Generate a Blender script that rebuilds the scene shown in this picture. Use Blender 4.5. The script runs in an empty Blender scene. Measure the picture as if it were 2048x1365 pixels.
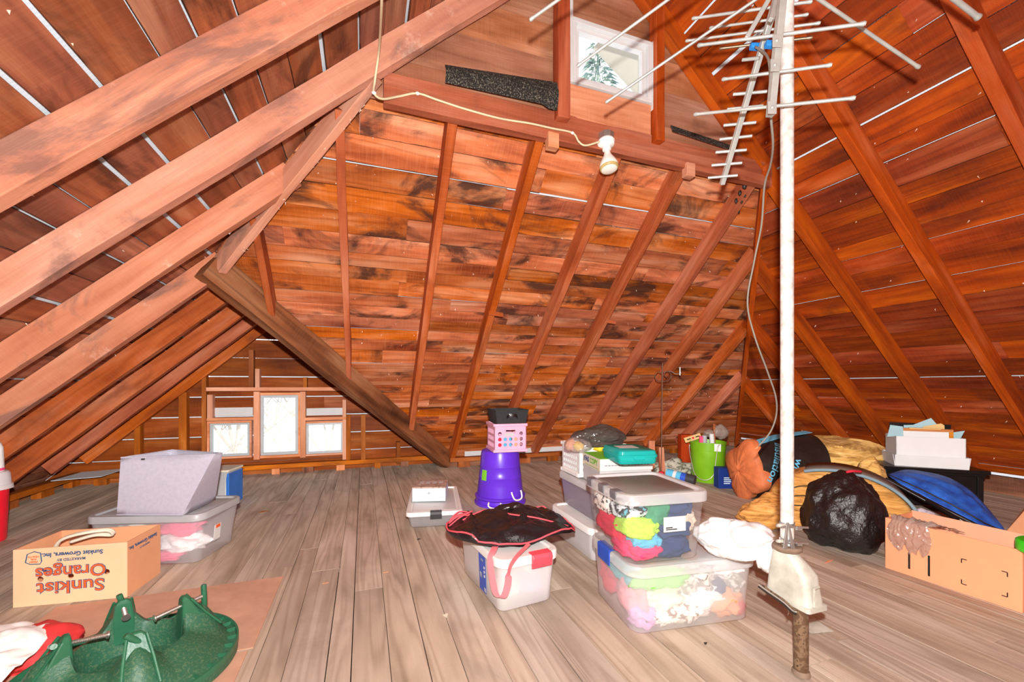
import bpy, bmesh, math, random
from mathutils import Vector, Matrix, noise, Euler
from mathutils.geometry import tessellate_polygon
random.seed(7)
R = math.radians
V = Vector
SC = bpy.context.scene
COL = SC.collection
# ------------------------------------------------------------------ camera
FPX, PSI, YH, CH = 837.5, 0.3408, 771.76, 1.0        # focal length (px), yaw, horizon row, camera height
cP, sP = math.cos(PSI), math.sin(PSI)
cam = bpy.data.cameras.new('camera'); camo = bpy.data.objects.new('camera', cam); COL.objects.link(camo)
cam.sensor_width = 36; cam.sensor_fit = 'HORIZONTAL'; cam.lens = 36*FPX/2048
cam.shift_y = (YH-682.5)/2048; cam.clip_start = .02; cam.clip_end = 200
camo.location = (0, 0, CH); camo.rotation_euler = (R(90), 0, -PSI)
SC.camera = camo

def ray(px, py):
    dx = (px-1024)/FPX
    return (sP+dx*cP, cP-dx*sP, (YH-py)/FPX)
def fl(px, py, z=0.):                 # point on the horizontal level z
    r = ray(px, py); t = (z-CH)/r[2]; return V((r[0]*t, r[1]*t, z))
def pv(px, py, v):                    # point on the upright plane y = v
    r = ray(px, py); t = v/r[1]; return V((r[0]*t, v, CH+r[2]*t))
def pd(px, py, d):                    # point at distance d in front of the camera
    r = ray(px, py); return V((r[0]*d, r[1]*d, CH+r[2]*d))

# ------------------------------------------------------------------ roof numbers
M = .895; UL = -3.02; UR = 5.874; V0 = 5.362; VG = 2.311      # inner faces of the roof boards
URO, V0O, ZB = 5.674, 5.162, 2.551                             # rafter undersides: feet and top of the end slope
UC = (UL+UR)/2; ZR = M*(UR-UC)
ZG = M*(V0-VG)                        # where the end slope stops under the gablet
UW = -.915; ZW = M*(UW-UL); VW = V0-ZW/M   # ridge of the left wing and its meeting with the hip
VB = -1.6; VE = 5.42
NL = V((M, 0, -1)).normalized(); NR = V((-M, 0, -1)).normalized(); NH = V((0, -M, -1)).normalized()
COSM = 1/math.sqrt(1+M*M)

# ------------------------------------------------------------------ materials
def lin(h):
    if isinstance(h, str):
        h = h.lstrip('#'); c = [int(h[i:i+2], 16)/255 for i in (0, 2, 4)]
    else: c = h
    return tuple(x/12.92 if x <= .04045 else ((x+.055)/1.055)**2.4 for x in c)+(1.,)
class NT:
    def __init__(s, name):
        s.m = bpy.data.materials.new(name); s.m.use_nodes = True; s.t = s.m.node_tree; s.t.nodes.clear()
        s.out = s.n('ShaderNodeOutputMaterial')
    def n(s, t, **k):
        x = s.t.nodes.new(t)
        for a, b in k.items(): setattr(x, a, b)
        return x
    def l(s, a, b): s.t.links.new(a, b)
    def math(s, op, a, b=None, clamp=False):
        x = s.n('ShaderNodeMath', operation=op, use_clamp=clamp)
        for i, q in enumerate((a, b)):
            if q is None: continue
            if isinstance(q, (int, float)): x.inputs[i].default_value = q
            else: s.l(q, x.inputs[i])
        return x.outputs[0]
    def mix(s, f, a, b, blend='MIX'):
        x = s.n('ShaderNodeMix', data_type='RGBA', blend_type=blend)
        for i, q in ((0, f), (6, a), (7, b)):
            if isinstance(q, (int, float)): x.inputs[i].default_value = q
            elif isinstance(q, tuple): x.inputs[i].default_value = q
            else: s.l(q, x.inputs[i])
        return x.outputs[2]
    def ramp(s, f, stops):
        x = s.n('ShaderNodeValToRGB'); e = x.color_ramp.elements
        while len(e) < len(stops): e.new(.5)
        for i, (p, c) in enumerate(stops): e[i].position = p; e[i].color = c
        s.l(f, x.inputs[0]); return x.outputs[0]
    def noise(s, vec, scale, detail=3, rough=.55, dist=0.):
        x = s.n('ShaderNodeTexNoise'); x.inputs['Scale'].default_value = scale
        x.inputs['Detail'].default_value = detail; x.inputs['Roughness'].default_value = rough
        x.inputs['Distortion'].default_value = dist
        if vec is not None: s.l(vec, x.inputs['Vector'])
        return x.outputs[0]
    def scale(s, vec, sc):
        x = s.n('ShaderNodeMapping'); x.inputs['Scale'].default_value = sc; s.l(vec, x.inputs[0]); return x.outputs[0]
    def bsdf(s, col, rough=.6, metal=0., bump=None, bstr=.2, spec=.5):
        b = s.n('ShaderNodeBsdfPrincipled')
        if isinstance(col, tuple): b.inputs['Base Color'].default_value = col
        else: s.l(col, b.inputs['Base Color'])
        if isinstance(rough, (int, float)): b.inputs['Roughness'].default_value = rough
        else: s.l(rough, b.inputs['Roughness'])
        b.inputs['Metallic'].default_value = metal; b.inputs['Specular IOR Level'].default_value = spec
        if bump is not None:
            q = s.n('ShaderNodeBump'); q.inputs['Strength'].default_value = bstr; q.inputs['Distance'].default_value = .01
            s.l(bump, q.inputs['Height']); s.l(q.outputs[0], b.inputs['Normal'])
        s.l(b.outputs[0], s.out.inputs[0]); return b
BW = lambda x: (x, x, x, 1.)
def wood(name, dark, mid, light, stain=.35, stainc='#2a1208', grain=.5, rough=.75, contour=.35, val=(.7, 1.2), bump=.25, freq=7., K=38., pale=0., sspread=(.56, .72), spec=.25, huev=.005, satv=1.02, seam=0.):
    t = NT(name); tc = t.n('ShaderNodeTexCoord'); uv = tc.outputs['UV']
    big = t.noise(t.scale(uv, (.55, 2.4, 1)), 2.2, 3)
    g1 = t.noise(t.scale(uv, (.5, freq, 1)), 1., 2, .45, .2)
    cont = t.math('MULTIPLY_ADD', t.math('SINE', t.math('MULTIPLY', g1, K)), .5); cont.node.inputs[2].default_value = .5
    fib = t.noise(t.scale(uv, (5, 170, 1)), 1., 3, .6)
    saw = t.noise(t.scale(uv, (150, 6, 1)), 1., 2, .5)
    c = t.ramp(big, [(.28, lin(dark)), (.5, lin(mid)), (.74, lin(light))])
    c = t.mix(t.math('MULTIPLY', t.math('POWER', cont, 2.2), contour), c, t.mix(1., c, lin(dark), 'MULTIPLY'))
    c = t.mix(t.math('MULTIPLY', t.math('SUBTRACT', fib, .35, True), grain*1.6, True), c, lin(dark))
    c = t.mix(t.math('MULTIPLY', t.math('SUBTRACT', saw, .45, True), grain*.8, True), c, lin(light))
    at = t.n('ShaderNodeAttribute', attribute_name='rnd'); r = at.outputs['Fac']
    mr = t.n('ShaderNodeMapRange'); t.l(r, mr.inputs[0]); mr.inputs[3].default_value = val[0]; mr.inputs[4].default_value = val[1]
    h = t.n('ShaderNodeHueSaturation'); t.l(mr.outputs[0], h.inputs['Value']); t.l(c, h.inputs['Color'])
    r2 = t.math('FRACT', t.math('MULTIPLY', r, 17.31))
    t.l(t.math('MULTIPLY_ADD', r2, huev), h.inputs['Hue']); h.inputs['Hue'].links[0].from_node.inputs[2].default_value = .5-huev/2
    t.l(t.math('MULTIPLY_ADD', r2, .16), h.inputs['Saturation']); h.inputs['Saturation'].links[0].from_node.inputs[2].default_value = satv
    c = h.outputs[0]
    st = t.noise(t.scale(uv, (.8, 1.5, 1)), 1.9, 6, .62, .9)
    sm = t.n('ShaderNodeMapRange'); t.l(st, sm.inputs[0]); sm.inputs[1].default_value = sspread[0]; sm.inputs[2].default_value = sspread[1]
    c = t.mix(t.math('MULTIPLY', sm.outputs[0], stain), c, lin(stainc))
    if seam:                          # dirt gathered along the board edges
        sv = t.n('ShaderNodeSeparateXYZ'); t.l(uv, sv.inputs[0]); ed = t.math('FRACT', sv.outputs[1])
        wob = t.math('MULTIPLY_ADD', t.noise(t.scale(uv, (6, 1, 1)), 1., 3), .016); wob.node.inputs[2].default_value = -.002
        c = t.mix(t.math('MULTIPLY', t.math('LESS_THAN', ed, wob), seam), c, lin('#1c0d08'))
    if pale:
        pn = t.noise(tc.outputs['Object'], 2.6, 7, .7)
        pm = t.n('ShaderNodeMapRange'); t.l(pn, pm.inputs[0]); pm.inputs[1].default_value = .6; pm.inputs[2].default_value = .72
        c = t.mix(t.math('MULTIPLY', pm.outputs[0], pale), c, lin('#f0d9c4'))
    t.bsdf(c, rough, 0, t.math('ADD', fib, t.math('MULTIPLY', cont, .5)), bump, spec)
    return t.m
def plain(name, col, rough=.55, metal=0., var=.12, sc=6., bump=0., bsc=40., spec=.4, col2=None, coord='Object'):
    t = NT(name); tc = t.n('ShaderNodeTexCoord'); o = tc.outputs[coord]
    n = t.noise(o, sc, 5, .6)
    a = lin(col); lo = tuple(x*(1-var*1.6) for x in a[:3])+(1.,); hi = tuple(min(1, x*(1+var)) for x in a[:3])+(1.,)
    if col2: lo = lin(col2)
    c = t.ramp(n, [(.3, lo), (.7, hi)])
    t.bsdf(c, rough, metal, t.noise(o, bsc, 4) if bump else None, bump, spec)
    return t.m
def clear(name, tint='#ffffff', body=.3, rough=.25, alpha_tint=None, gloss=.35):
    t = NT(name); tc = t.n('ShaderNodeTexCoord')
    tr = t.n('ShaderNodeBsdfTransparent'); tr.inputs[0].default_value = lin(alpha_tint or '#ffffff')
    df = t.n('ShaderNodeBsdfDiffuse'); tl = t.n('ShaderNodeBsdfTranslucent')
    for q in (df, tl): q.inputs[0].default_value = lin(tint)
    m0 = t.n('ShaderNodeMixShader'); m0.inputs[0].default_value = .35; t.l(df.outputs[0], m0.inputs[1]); t.l(tl.outputs[0], m0.inputs[2])
    m1 = t.n('ShaderNodeMixShader')
    f = t.math('MULTIPLY_ADD', t.noise(tc.outputs['Object'], 5., 4), .2*body); f.node.inputs[2].default_value = body*.9
    t.l(f, m1.inputs[0]); t.l(tr.outputs[0], m1.inputs[1]); t.l(m0.outputs[0], m1.inputs[2])
    gl = t.n('ShaderNodeBsdfGlossy'); gl.inputs['Roughness'].default_value = rough
    fr = t.n('ShaderNodeLayerWeight'); fr.inputs[0].default_value = .5; fq = t.math('MULTIPLY_ADD', t.math('POWER', fr.outputs[1], 4.), gloss); fq.node.inputs[2].default_value = .03
    m2 = t.n('ShaderNodeMixShader'); t.l(fq, m2.inputs[0]); t.l(m1.outputs[0], m2.inputs[1]); t.l(gl.outputs[0], m2.inputs[2])
    t.l(m2.outputs[0], t.out.inputs[0]); return t.m
def spots(name, base, spot, sc=30., thr=.45, rough=.8, third=None):
    t = NT(name); tc = t.n('ShaderNodeTexCoord')
    n = t.noise(tc.outputs['Object'], sc, 3, .6, .5)
    st = [(thr-.02, lin(base)), (thr+.04, lin(spot))]
    if third: st += [(thr+.12, lin(spot)), (thr+.15, lin(third))]
    c = t.ramp(n, st); t.bsdf(c, rough, 0, n, .2); return t.m

MT = {}
MT['sheath_back'] = wood('redwood boards back slope', '#84402a', '#cc7c58', '#eab08e', .85, '#261614', contour=.35, val=(.66, 1.2), sspread=(.52, .63), seam=.85)
MT['sheath_left'] = wood('redwood boards left slope', '#6e3826', '#a25e42', '#c48868', .7, '#34190f', contour=.3, val=(.66, 1.12), sspread=(.52, .64), satv=.92, seam=.7)
MT['sheath_right'] = wood('redwood boards right slope', '#6c2810', '#a64a28', '#cc744c', .5, '#35160c', contour=.3, val=(.6, 1.18), sspread=(.54, .68), seam=.75)
MT['sheath_gable'] = wood('brown boards gable end', '#5e2e1c', '#884a30', '#aa6e4e', .5, '#2a1408', contour=.25, val=(.7, 1.2))
MT['sheath_top'] = wood('brown boards gablet', '#84503a', '#b07a5e', '#cc9c82', .45, '#22100a', contour=.2, val=(.8, 1.15))
MT['rafter_left'] = wood('rafters left slope', '#b06a50', '#ce8a6c', '#e0a68a', .65, '#6a5450', contour=.18, val=(.97, 1.03), bump=.15, pale=.6, huev=.001, satv=.9, sspread=(.54, .64))
MT['rafter_back'] = wood('rafters back slope', '#8a4630', '#b86a4c', '#d49074', .5, '#4a2218', contour=.25, val=(.85, 1.1))
MT['rafter_right'] = wood('rafters right slope', '#7c341c', '#b05636', '#ca7858', .4, '#3c1c14', contour=.25, val=(.85, 1.1))
MT['beam_dark'] = wood('weathered dark beam', '#4a2a1c', '#8c5c44', '#b08468', .6, '#140c0a', contour=.4, val=(.9, 1.05))
MT['new_wood'] = wood('pale new lumber', '#b8785a', '#d69a7c', '#e8b69a', .1, contour=.2, val=(.9, 1.1))
MT['old_block'] = wood('old lumber blocks', '#6a3818', '#a45c34', '#cc8456', .4, '#2a1408', contour=.2, val=(.6, 1.2))
MT['floor'] = wood('worn grey floor boards', '#9c8c7c', '#c0ae9e', '#d4c6b6', .4, '#7a6c5e', grain=.25, contour=.3, val=(.86, 1.08), bump=.2, freq=8., K=55., sspread=(.5, .72))
MT['hardboard'] = plain('brown hardboard', '#c99a80', .8, 0, .12, 5., .1, 200.)
MT['under'] = None
def under():
    t = NT('grey blue underlayment'); tc = t.n('ShaderNodeTexCoord'); w = t.n('ShaderNodeTexWave'); w.inputs['Scale'].default_value = 22
    w.inputs['Distortion'].default_value = .3; t.l(tc.outputs['UV'], w.inputs[0])
    b = t.bsdf(t.mix(t.math('MULTIPLY', w.outputs[1], .25), lin('#dfe9f2'), lin('#b4c4d2')), .7)
    return t.m
MT['under'] = under()
MT['white_paint'] = plain('white painted sash', '#cfd0d0', .4, var=.04)
MT['grey_vinyl'] = plain('grey white vinyl sash', '#a6abae', .4, var=.05)
MT['glass'] = clear('window glass', body=.02, rough=.02, gloss=.1)
MT['felt'] = spots('black roofing felt', '#16130f', '#6a6458', 140, .56, .9)
MT['steel'] = plain('galvanised steel', '#c4c6c4', .35, .85, .15, 12)
MT['alu'] = plain('dull aluminium', '#c6ccc8', .35, .4, .12, 14)
MT['alu_rust'] = plain('tarnished aluminium', '#9a8872', .45, .7, .3, 14)
MT['pole_paint'] = plain('grey white painted pipe', '#f0efec', .35, .1, .1, 30, col2='#bdb8b0')
MT['cast'] = plain('cast grey metal', '#d0cfc4', .5, .1, .15, 9, .15, 30, col2='#a4a294')
MT['pipe_brown'] = spots('rusty brown pipe', '#5f4632', '#7d644c', 40, .5, .5, third='#3c2a1e')
MT['rim_dust'] = plain('dusty collar', '#8a7462', .8, 0, .2, 10)
MT['wire_dark'] = plain('dark rubber', '#2c2622', .5)
MT['coax'] = plain('grey cable sheath', '#8f8a80', .45)
MT['romex'] = plain('cream cable sheath', '#d9cba6', .5, 0, .08)
MT['ceramic'] = plain('white porcelain', '#f4f2ee', .25, 0, .03)
MT['bulb_glass'] = plain('white bulb glass', '#fbf8f0', .15, 0, .03)
MT['bulb_rim'] = plain('yellowed glass', '#c8b070', .3, 0, .1)
MT['blue_plastic'] = plain('blue plastic', '#2f6fc4', .4)
MT['cyan_plastic'] = plain('bright blue plastic', '#2a86d6', .4)
MT['card'] = plain('tan cardboard', '#dfa075', .8, 0, .07, 3)
MT['card_pale'] = plain('pale tan cardboard', '#ecc49c', .8, 0, .06, 3)
MT['card_orange'] = plain('pinkish cardboard', '#ee9d72', .8, 0, .06, 3)
MT['card_in'] = plain('cardboard inside', '#e0a684', .85, 0, .08, 3)
MT['ink_orange'] = plain('orange print', '#e8602c', .7, 0, .05)
MT['ink_blue'] = plain('blue print', '#20507c', .7, 0, .05)
MT['ink_black'] = plain('black print', '#1c1816', .7, 0, .05)
MT['ink_navy'] = plain('navy print', '#20386e', .6, 0, .05)
MT['ink_green'] = plain('green print', '#6aae20', .6, 0, .05)
MT['ink_cyan'] = plain('pale cyan print', '#8fd0e8', .6, 0, .05)
MT['ink_white'] = plain('white print', '#e8ecf4', .6, 0, .05)
MT['green_stand'] = plain('dark green plastic', '#2e6a4c', .35, 0, .15, 8, .05, 120)
MT['green_dusty'] = spots('dusty dark green plastic', '#2c5f46', '#4c6e50', 130, .55, .5)
MT['screw'] = plain('bright screw steel', '#dcdad2', .3, .9, .1, 60)
MT['linen'] = plain('lavender grey linen', '#b6b3c2', .85, 0, .05, 60, .1, 300)
MT['linen_in'] = plain('grey lining', '#b8b6c0', .85, 0, .05)
MT['tote_clear'] = clear('clear tote plastic', '#ffffff', .09, .2)
MT['tote_flash_haze'] = clear('clear tote plastic with flash haze', '#ffffff', .43, .25)  # white body imitates the flash blowing out the tote front
MT['tote_milky'] = clear('milky tote plastic', '#ffffff', .78, .35)
MT['tote_foggy'] = clear('foggy tote plastic', '#f2f2f6', .36, .3)
MT['tote_lav'] = clear('lavender tinted tote plastic', '#c8c2d0', .6, .3, '#e8e2f0')
MT['lid_clear'] = clear('clear lid plastic', '#f4f6f8', .62, .25)
MT['lid_white'] = plain('white lid plastic', '#eceae6', .4, 0, .04)
MT['lid_grey'] = plain('grey lid plastic', '#a8a8aa', .4, 0, .06)
MT['lid_dark'] = plain('dark grey lid panel', '#8d8a84', .5, 0, .08)
MT['latch_grey'] = plain('grey latch', '#77757a', .45)
MT['latch_black'] = plain('black latch', '#3c3c3e', .45)
MT['latch_red'] = plain('coral red latch', '#e8505e', .4)
MT['latch_blue'] = plain('royal blue latch', '#2f5ac8', .4)
MT['purple'] = plain('purple plastic', '#6634d4', .3, 0, .08)
MT['rope'] = plain('white rope', '#f2eee8', .7)
MT['pink'] = plain('pink plastic', '#eeb0cc', .45, 0, .05)
MT['dark_fab'] = plain('charcoal fabric', '#323234', .9, 0, .08, 40, .1, 200)
MT['black_nylon'] = plain('black nylon', '#19171b', .25, 0, .2, 8, .9, 16, spec=.9)
MT['coral'] = plain('coral piping', '#ee5a66', .6, 0, .06)
MT['coral_strap'] = plain('coral webbing strap', '#f08088', .7, 0, .06)
MT['white_cloth'] = plain('white cloth', '#f6f4f0', .8, 0, .04, 6, .15, 12)
MT['white_bag'] = plain('white plastic bag', '#fafafa', .35, 0, .04, 6, .3, 9)
MT['red_fab'] = plain('red fabric', '#e03a3a', .7, 0, .1)
MT['red_plastic'] = plain('red plastic', '#e01c30', .35, 0, .08)
MT['grey_bag'] = clear('smoky grey plastic bag', '#6a645e', .72, .15, '#b0a8a0')
MT['grey_bag2'] = clear('crinkled translucent bag', '#c4b4a8', .62, .2, '#f0e4dc')
MT['clear_bag'] = clear('thin clear bag', '#d8d0d0', .4, .15)
MT['black_bag'] = plain('shiny black bin bag', '#161517', .33, 0, .2, 6, .8, 60, spec=.9)
MT['green_bucket'] = plain('lime green plastic', '#79b21e', .35, 0, .1)
MT['wire'] = plain('galvanised wire', '#cfc8c0', .4, .5)
MT['red_post'] = wood('red stained post', '#8a2c14', '#b84524', '#cc6038', .1, contour=.1, val=(.95, 1.05))
MT['teal'] = clear('teal plastic', '#2ee0dc', .7, .15, '#70f0e8')
MT['paper_white'] = plain('white paper board', '#d8d7d6', .7, 0, .03)
MT['paper_grey'] = plain('off white box board', '#c2c0c0', .7, 0, .05)
MT['paper_blue'] = plain('grey blue paper', '#9cbcc4', .8, 0, .06)
MT['paper_tan'] = plain('tan backing paper', '#d8b478', .8, 0, .08)
MT['green_card'] = plain('bright green board', '#7ccc34', .6, 0, .05)
MT['yellowed'] = plain('pale cream board', '#e0d6c0', .7, 0, .05)
MT['photo_top'] = spots('faded photo print', '#c0aaa0', '#9a8478', 22, .5, .5, third='#d8ccc8')
MT['ice_blue'] = plain('pale ice blue board', '#dceaf2', .6, 0, .03)
MT['black_ptd'] = plain('black painted wood', '#161314', .3, 0, .2, 5)
MT['frame_wood'] = wood('picture frame wood', '#a86838', '#cc8c58', '#e0aa78', .2, contour=.15, val=(.9, 1.1))
MT['insul'] = None
def insul(name, a, b, c):
    t = NT(name); tc = t.n('ShaderNodeTexCoord'); o = tc.outputs['Object']
    n = t.noise(t.scale(o, (3, 3, 22)), 1.6, 7, .66, 1.2)
    k = t.ramp(n, [(.3, lin(a)), (.5, lin(b)), (.72, lin(c))]); t.bsdf(k, .95, 0, n, .8); return t.m
MT['insul'] = insul('amber fiberglass', '#8a5a20', '#dc9a4c', '#f4c07c')
MT['insul_pale'] = insul('golden fiberglass', '#a07028', '#e0b060', '#f6d490')
MT['kraft'] = plain('grey brown facing paper', '#776a5e', .7, 0, .12, 6)
MT['kraft_blue'] = plain('blue grey edge tape', '#8fa8b4', .6)
MT['wrap_black'] = plain('black plastic wrap', '#241f1c', .35, 0, .25, 6, .5, 20, spec=.6)
MT['wrap_orange'] = plain('crumpled orange wrap', '#d87848', .6, 0, .14, 8, .7, 18)
MT['wrap_cyan'] = plain('pale blue wrap stripe', '#6cc0e4', .5, 0, .08)
MT['quilt'] = plain('blue quilted nylon', '#2b66c4', .55, 0, .3, 14, .5, 16, col2='#1a3f98')
MT['navy_box'] = plain('dark blue carton', '#16307c', .5, 0, .1)
MT['lime_plastic'] = plain('bright green plastic lid', '#38d820', .4)
MT['lav_bag'] = plain('pale lavender bag', '#d0ccdc', .6, 0, .08, 8, .3, 12)
MT['camo'] = spots('grey patterned fabric', '#b0ac9c', '#6c6a5c', 26, .52, .8)
MT['rust_iron'] = plain('rusty iron rod', '#7a5a48', .5, .5, .2)
MT['bark'] = plain('pale bare twigs', '#c8c0b4', .9)
MT['leaf'] = spots('blue green foliage', '#6c8c88', '#a8bca8', 9, .5, .9)
MT['siding'] = plain('cream house siding', '#b4afa0', .8, 0, .03)
MT['nail'] = plain('nail tips and splinters', '#f0d8c4', .5)

# ------------------------------------------------------------------ mesh building
class MB:
    def __init__(s): s.v = []; s.f = []; s.mi = []; s.uv = []; s.rn = []
    def add(s, vs, fs, mi=0, uvs=None, rnd=0.5):
        o = len(s.v); s.v += [V(p) for p in vs]
        for k, f in enumerate(fs):
            s.f.append([i+o for i in f]); s.mi.append(mi); s.rn.append(rnd)
            s.uv.append(uvs[k] if uvs else None)
    def obox(s, o, L, W, D, mi=0, rnd=None, seg=1, wob=0.):
        """box from corner o with edge vectors; L is the grain direction"""
        o, L, W, D = V(o), V(L), V(W), V(D); rnd = random.random() if rnd is None else rnd
        ru, rv = random.uniform(0, 40), random.uniform(0, 40); ll, wl, dl = L.length, W.length, D.length
        vs, sv = [], random.uniform(0, 90)
        for k in range(seg+1):
            for (a, b) in ((0, 0), (1, 0), (1, 1), (0, 1)):
                p = o+L*(k/seg)+W*a+D*b
                if wob:
                    q = V((k*.7/seg*ll*3+sv, a*5.1, b*7.7)); p = p+W.normalized()*wob*noise.noise(q)+D.normalized()*wob*1.4*noise.noise(q+V((9, 3, 1)))
                vs.append(p)
        fs, uvs = [], []
        per = [0, wl, wl+dl, 2*wl+dl, 2*wl+2*dl]
        for k in range(seg):
            for e in range(4):
                a, b = k*4+e, k*4+(e+1) % 4
                fs.append((a, b, b+4, a+4)); u0, u1 = ru+ll*k/seg, ru+ll*(k+1)/seg
                uvs.append([(u0, rv+per[e]), (u0, rv+per[e+1]), (u1, rv+per[e+1]), (u1, rv+per[e])])
        z = [(ru, rv), (ru+.02, rv+wl), (ru+.02, rv+wl+dl), (ru, rv+dl)]
        fs.append((3, 2, 1, 0)); uvs.append(z[::-1]); n = seg*4
        fs.append((n, n+1, n+2, n+3)); uvs.append(z)
        s.add(vs, fs, mi, uvs, rnd)
    def box(s, x0, x1, y0, y1, z0, z1, mi=0, rnd=None):
        s.obox((x0, y0, z0), (x1-x0, 0, 0), (0, y1-y0, 0), (0, 0, z1-z0), mi, rnd)
    def prism(s, poly, n, mi=0, uvs=None, rnd=.5):
        """poly: 3-D points, extruded by vector n"""
        k = len(poly); poly = [V(p) for p in poly]; vs = poly+[p+V(n) for p in poly]
        fs = [list(range(k))[::-1], list(range(k, 2*k))]+[(i, (i+1) % k, (i+1) % k+k, i+k) for i in range(k)]
        u = None
        if uvs: u = [[uvs[i] for i in range(k)][::-1], list(uvs)]+[[uvs[i], uvs[(i+1) % k], uvs[(i+1) % k], uvs[i]] for i in range(k)]
        s.add(vs, fs, mi, u, rnd)
    def loft(s, rings, mi=0, cap0=True, cap1=True, close=True):
        n = len(rings[0]); vs = [p for r in rings for p in r]; fs = []
        for k in range(len(rings)-1):
            for i in range(n if close else n-1):
                a, b = k*n+i, k*n+(i+1) % n; fs.append((a, b, b+n, a+n))
        if cap0: fs.append(list(range(n))[::-1])
        if cap1: fs.append([len(vs)-n+i for i in range(n)])
        s.add(vs, fs, mi)
    def lathe(s, prof, seg=28, c=(0, 0, 0), ax=None, mi=0, cap0=False, cap1=False):
        c = V(c); q = V((0, 0, 1)).rotation_difference(V(ax)) if ax is not None else None
        rings = []
        for (r, z) in prof:
            rg = [V((r*math.cos(2*math.pi*i/seg), r*math.sin(2*math.pi*i/seg), z)) for i in range(seg)]
            rings.append([c+(q @ p if q else p) for p in rg])
        s.loft(rings, mi, cap0, cap1)
    def tube(s, pts, r, seg=8, mi=0, closed=False, cap=True):
        pts = [V(p) for p in pts]; n = len(pts); rs = r if isinstance(r, (list, tuple)) else [r]*n
        rings, up = [], None
        for i, p in enumerate(pts):
            a = pts[(i-1) % n] if (closed or i) else p; b = pts[(i+1) % n] if (closed or i < n-1) else p
            d = (b-a).normalized() if (b-a).length > 1e-9 else V((0, 0, 1))
            if up is None: up = d.orthogonal().normalized()
            up = (up-d*up.dot(d)); up = up.normalized() if up.length > 1e-6 else d.orthogonal().normalized()
            w = d.cross(up)
            rings.append([p+(up*math.cos(t)+w*math.sin(t))*rs[i] for t in [2*math.pi*k/seg for k in range(seg)]])
        if closed: rings.append(rings[0])
        s.loft(rings, mi, cap and not closed, cap and not closed)
    def ribbon(s, pts, wv, th=.002, mi=0):
        pts = [V(p) for p in pts]; rings = []
        for i, p in enumerate(pts):
            w = V(wv[i]) if isinstance(wv, list) else V(wv)
            d = (pts[min(i+1, len(pts)-1)]-pts[max(i-1, 0)]).normalized(); n = d.cross(w).normalized()*th
            rings.append([p-w/2-n/2, p+w/2-n/2, p+w/2+n/2, p-w/2+n/2])
        s.loft(rings, mi)
    def grid(s, fn, nx, ny, mi=0, thick=None):
        vs = [fn(i/nx, j/ny) for j in range(ny+1) for i in range(nx+1)]
        fs = [(j*(nx+1)+i, j*(nx+1)+i+1, (j+1)*(nx+1)+i+1, (j+1)*(nx+1)+i) for j in range(ny) for i in range(nx)]
        uv = [[((f % (nx+1))/nx, (f//(nx+1))/ny) for f in q] for q in fs]
        s.add(vs, fs, mi, uv)
    def lump(s, c, rad, seed=0, amp=.15, freq=2., sub=4, rot=0., floor=None, ridge=False, mi=0, fn=None, ax=None):
        bm = bmesh.new(); bmesh.ops.create_icosphere(bm, subdivisions=sub, radius=1.); c = V(c); rot = Matrix.Rotation(rot, 3, 'Z')
        if ax is not None: rot = Euler(ax).to_matrix()
        off = V((seed*3.17, seed*1.31, seed*7.7)); out = []
        for v in bm.verts:
            p = v.co.copy(); q = p*freq+off
            d = noise.fractal(q, .9, 2.1, 4)
            if ridge == 'c': d = noise.noise(q)*1.1+.55*(abs(noise.noise(q*2.6))-.25)+.3*(abs(noise.noise(q*5.5+off))-.25)
            elif ridge: d = (abs(noise.noise(q*1.3))*2-.6)+.5*(abs(noise.noise(q*3.1))-.3)
            p = p*(1+amp*d); p = V((p.x*rad[0], p.y*rad[1], p.z*rad[2]))
            if fn: p = fn(p)
            p = rot @ p+c
            if floor is not None and p.z < floor: p.z = floor+(p.z-floor)*.02
            out.append(p)
        bm.verts.index_update(); s.add(out, [[v.index for v in f.verts] for f in bm.faces], mi); bm.free()
    def build(s, name, mats, parent=None, world=False, smooth=None, bevel=0., norm=True, solid=0.):
        me = bpy.data.meshes.new(name); off = V((0, 0, 0)); loc = None
        if parent is None:
            xs = [p.x for p in s.v]; ys = [p.y for p in s.v]; zs = [p.z for p in s.v]
            loc = V(((min(xs)+max(xs))/2, (min(ys)+max(ys))/2, min(zs))); off = loc
        elif world: off = worldof(parent)
        me.from_pydata([tuple(p-off) for p in s.v], [], s.f)
        mats = mats if isinstance(mats, (list, tuple)) else [mats]
        for m in mats: me.materials.append(MT[m] if isinstance(m, str) else m)
        me.polygons.foreach_set('material_index', s.mi)
        uvl = me.uv_layers.new(name='UVMap')
        for p, uv in zip(me.polygons, s.uv):
            for k, li in enumerate(p.loop_indices):
                if uv: uvl.data[li].uv = uv[k]
                else:
                    q = me.vertices[me.loops[li].vertex_index].co; uvl.data[li].uv = (q.x+q.z*.3, q.y+q.z)
        at = me.attributes.new('rnd', 'FLOAT', 'FACE'); at.data.foreach_set('value', s.rn)
        if norm:
            bm = bmesh.new(); bm.from_mesh(me); bmesh.ops.recalc_face_normals(bm, faces=bm.faces); bm.to_mesh(me); bm.free()
        if smooth is not None:
            me.polygons.foreach_set('use_smooth', [True]*len(me.polygons))
            if smooth < 180: me.set_sharp_from_angle(angle=R(smooth))
        me.update()
        o = bpy.data.objects.new(name, me); COL.objects.link(o)
        if parent is not None: o.parent = parent
        else: o.location = loc
        if solid:
            md = o.modifiers.new('solid', 'SOLIDIFY'); md.thickness = solid; md.offset = 0
        if bevel:
            md = o.modifiers.new('bevel', 'BEVEL'); md.width = bevel; md.segments = 2; md.limit_method = 'ANGLE'; md.angle_limit = R(40)
        return o
def worldof(o):
    p = V(o.location)
    while o.parent: o = o.parent; p = p+V(o.location)
    return p
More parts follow.
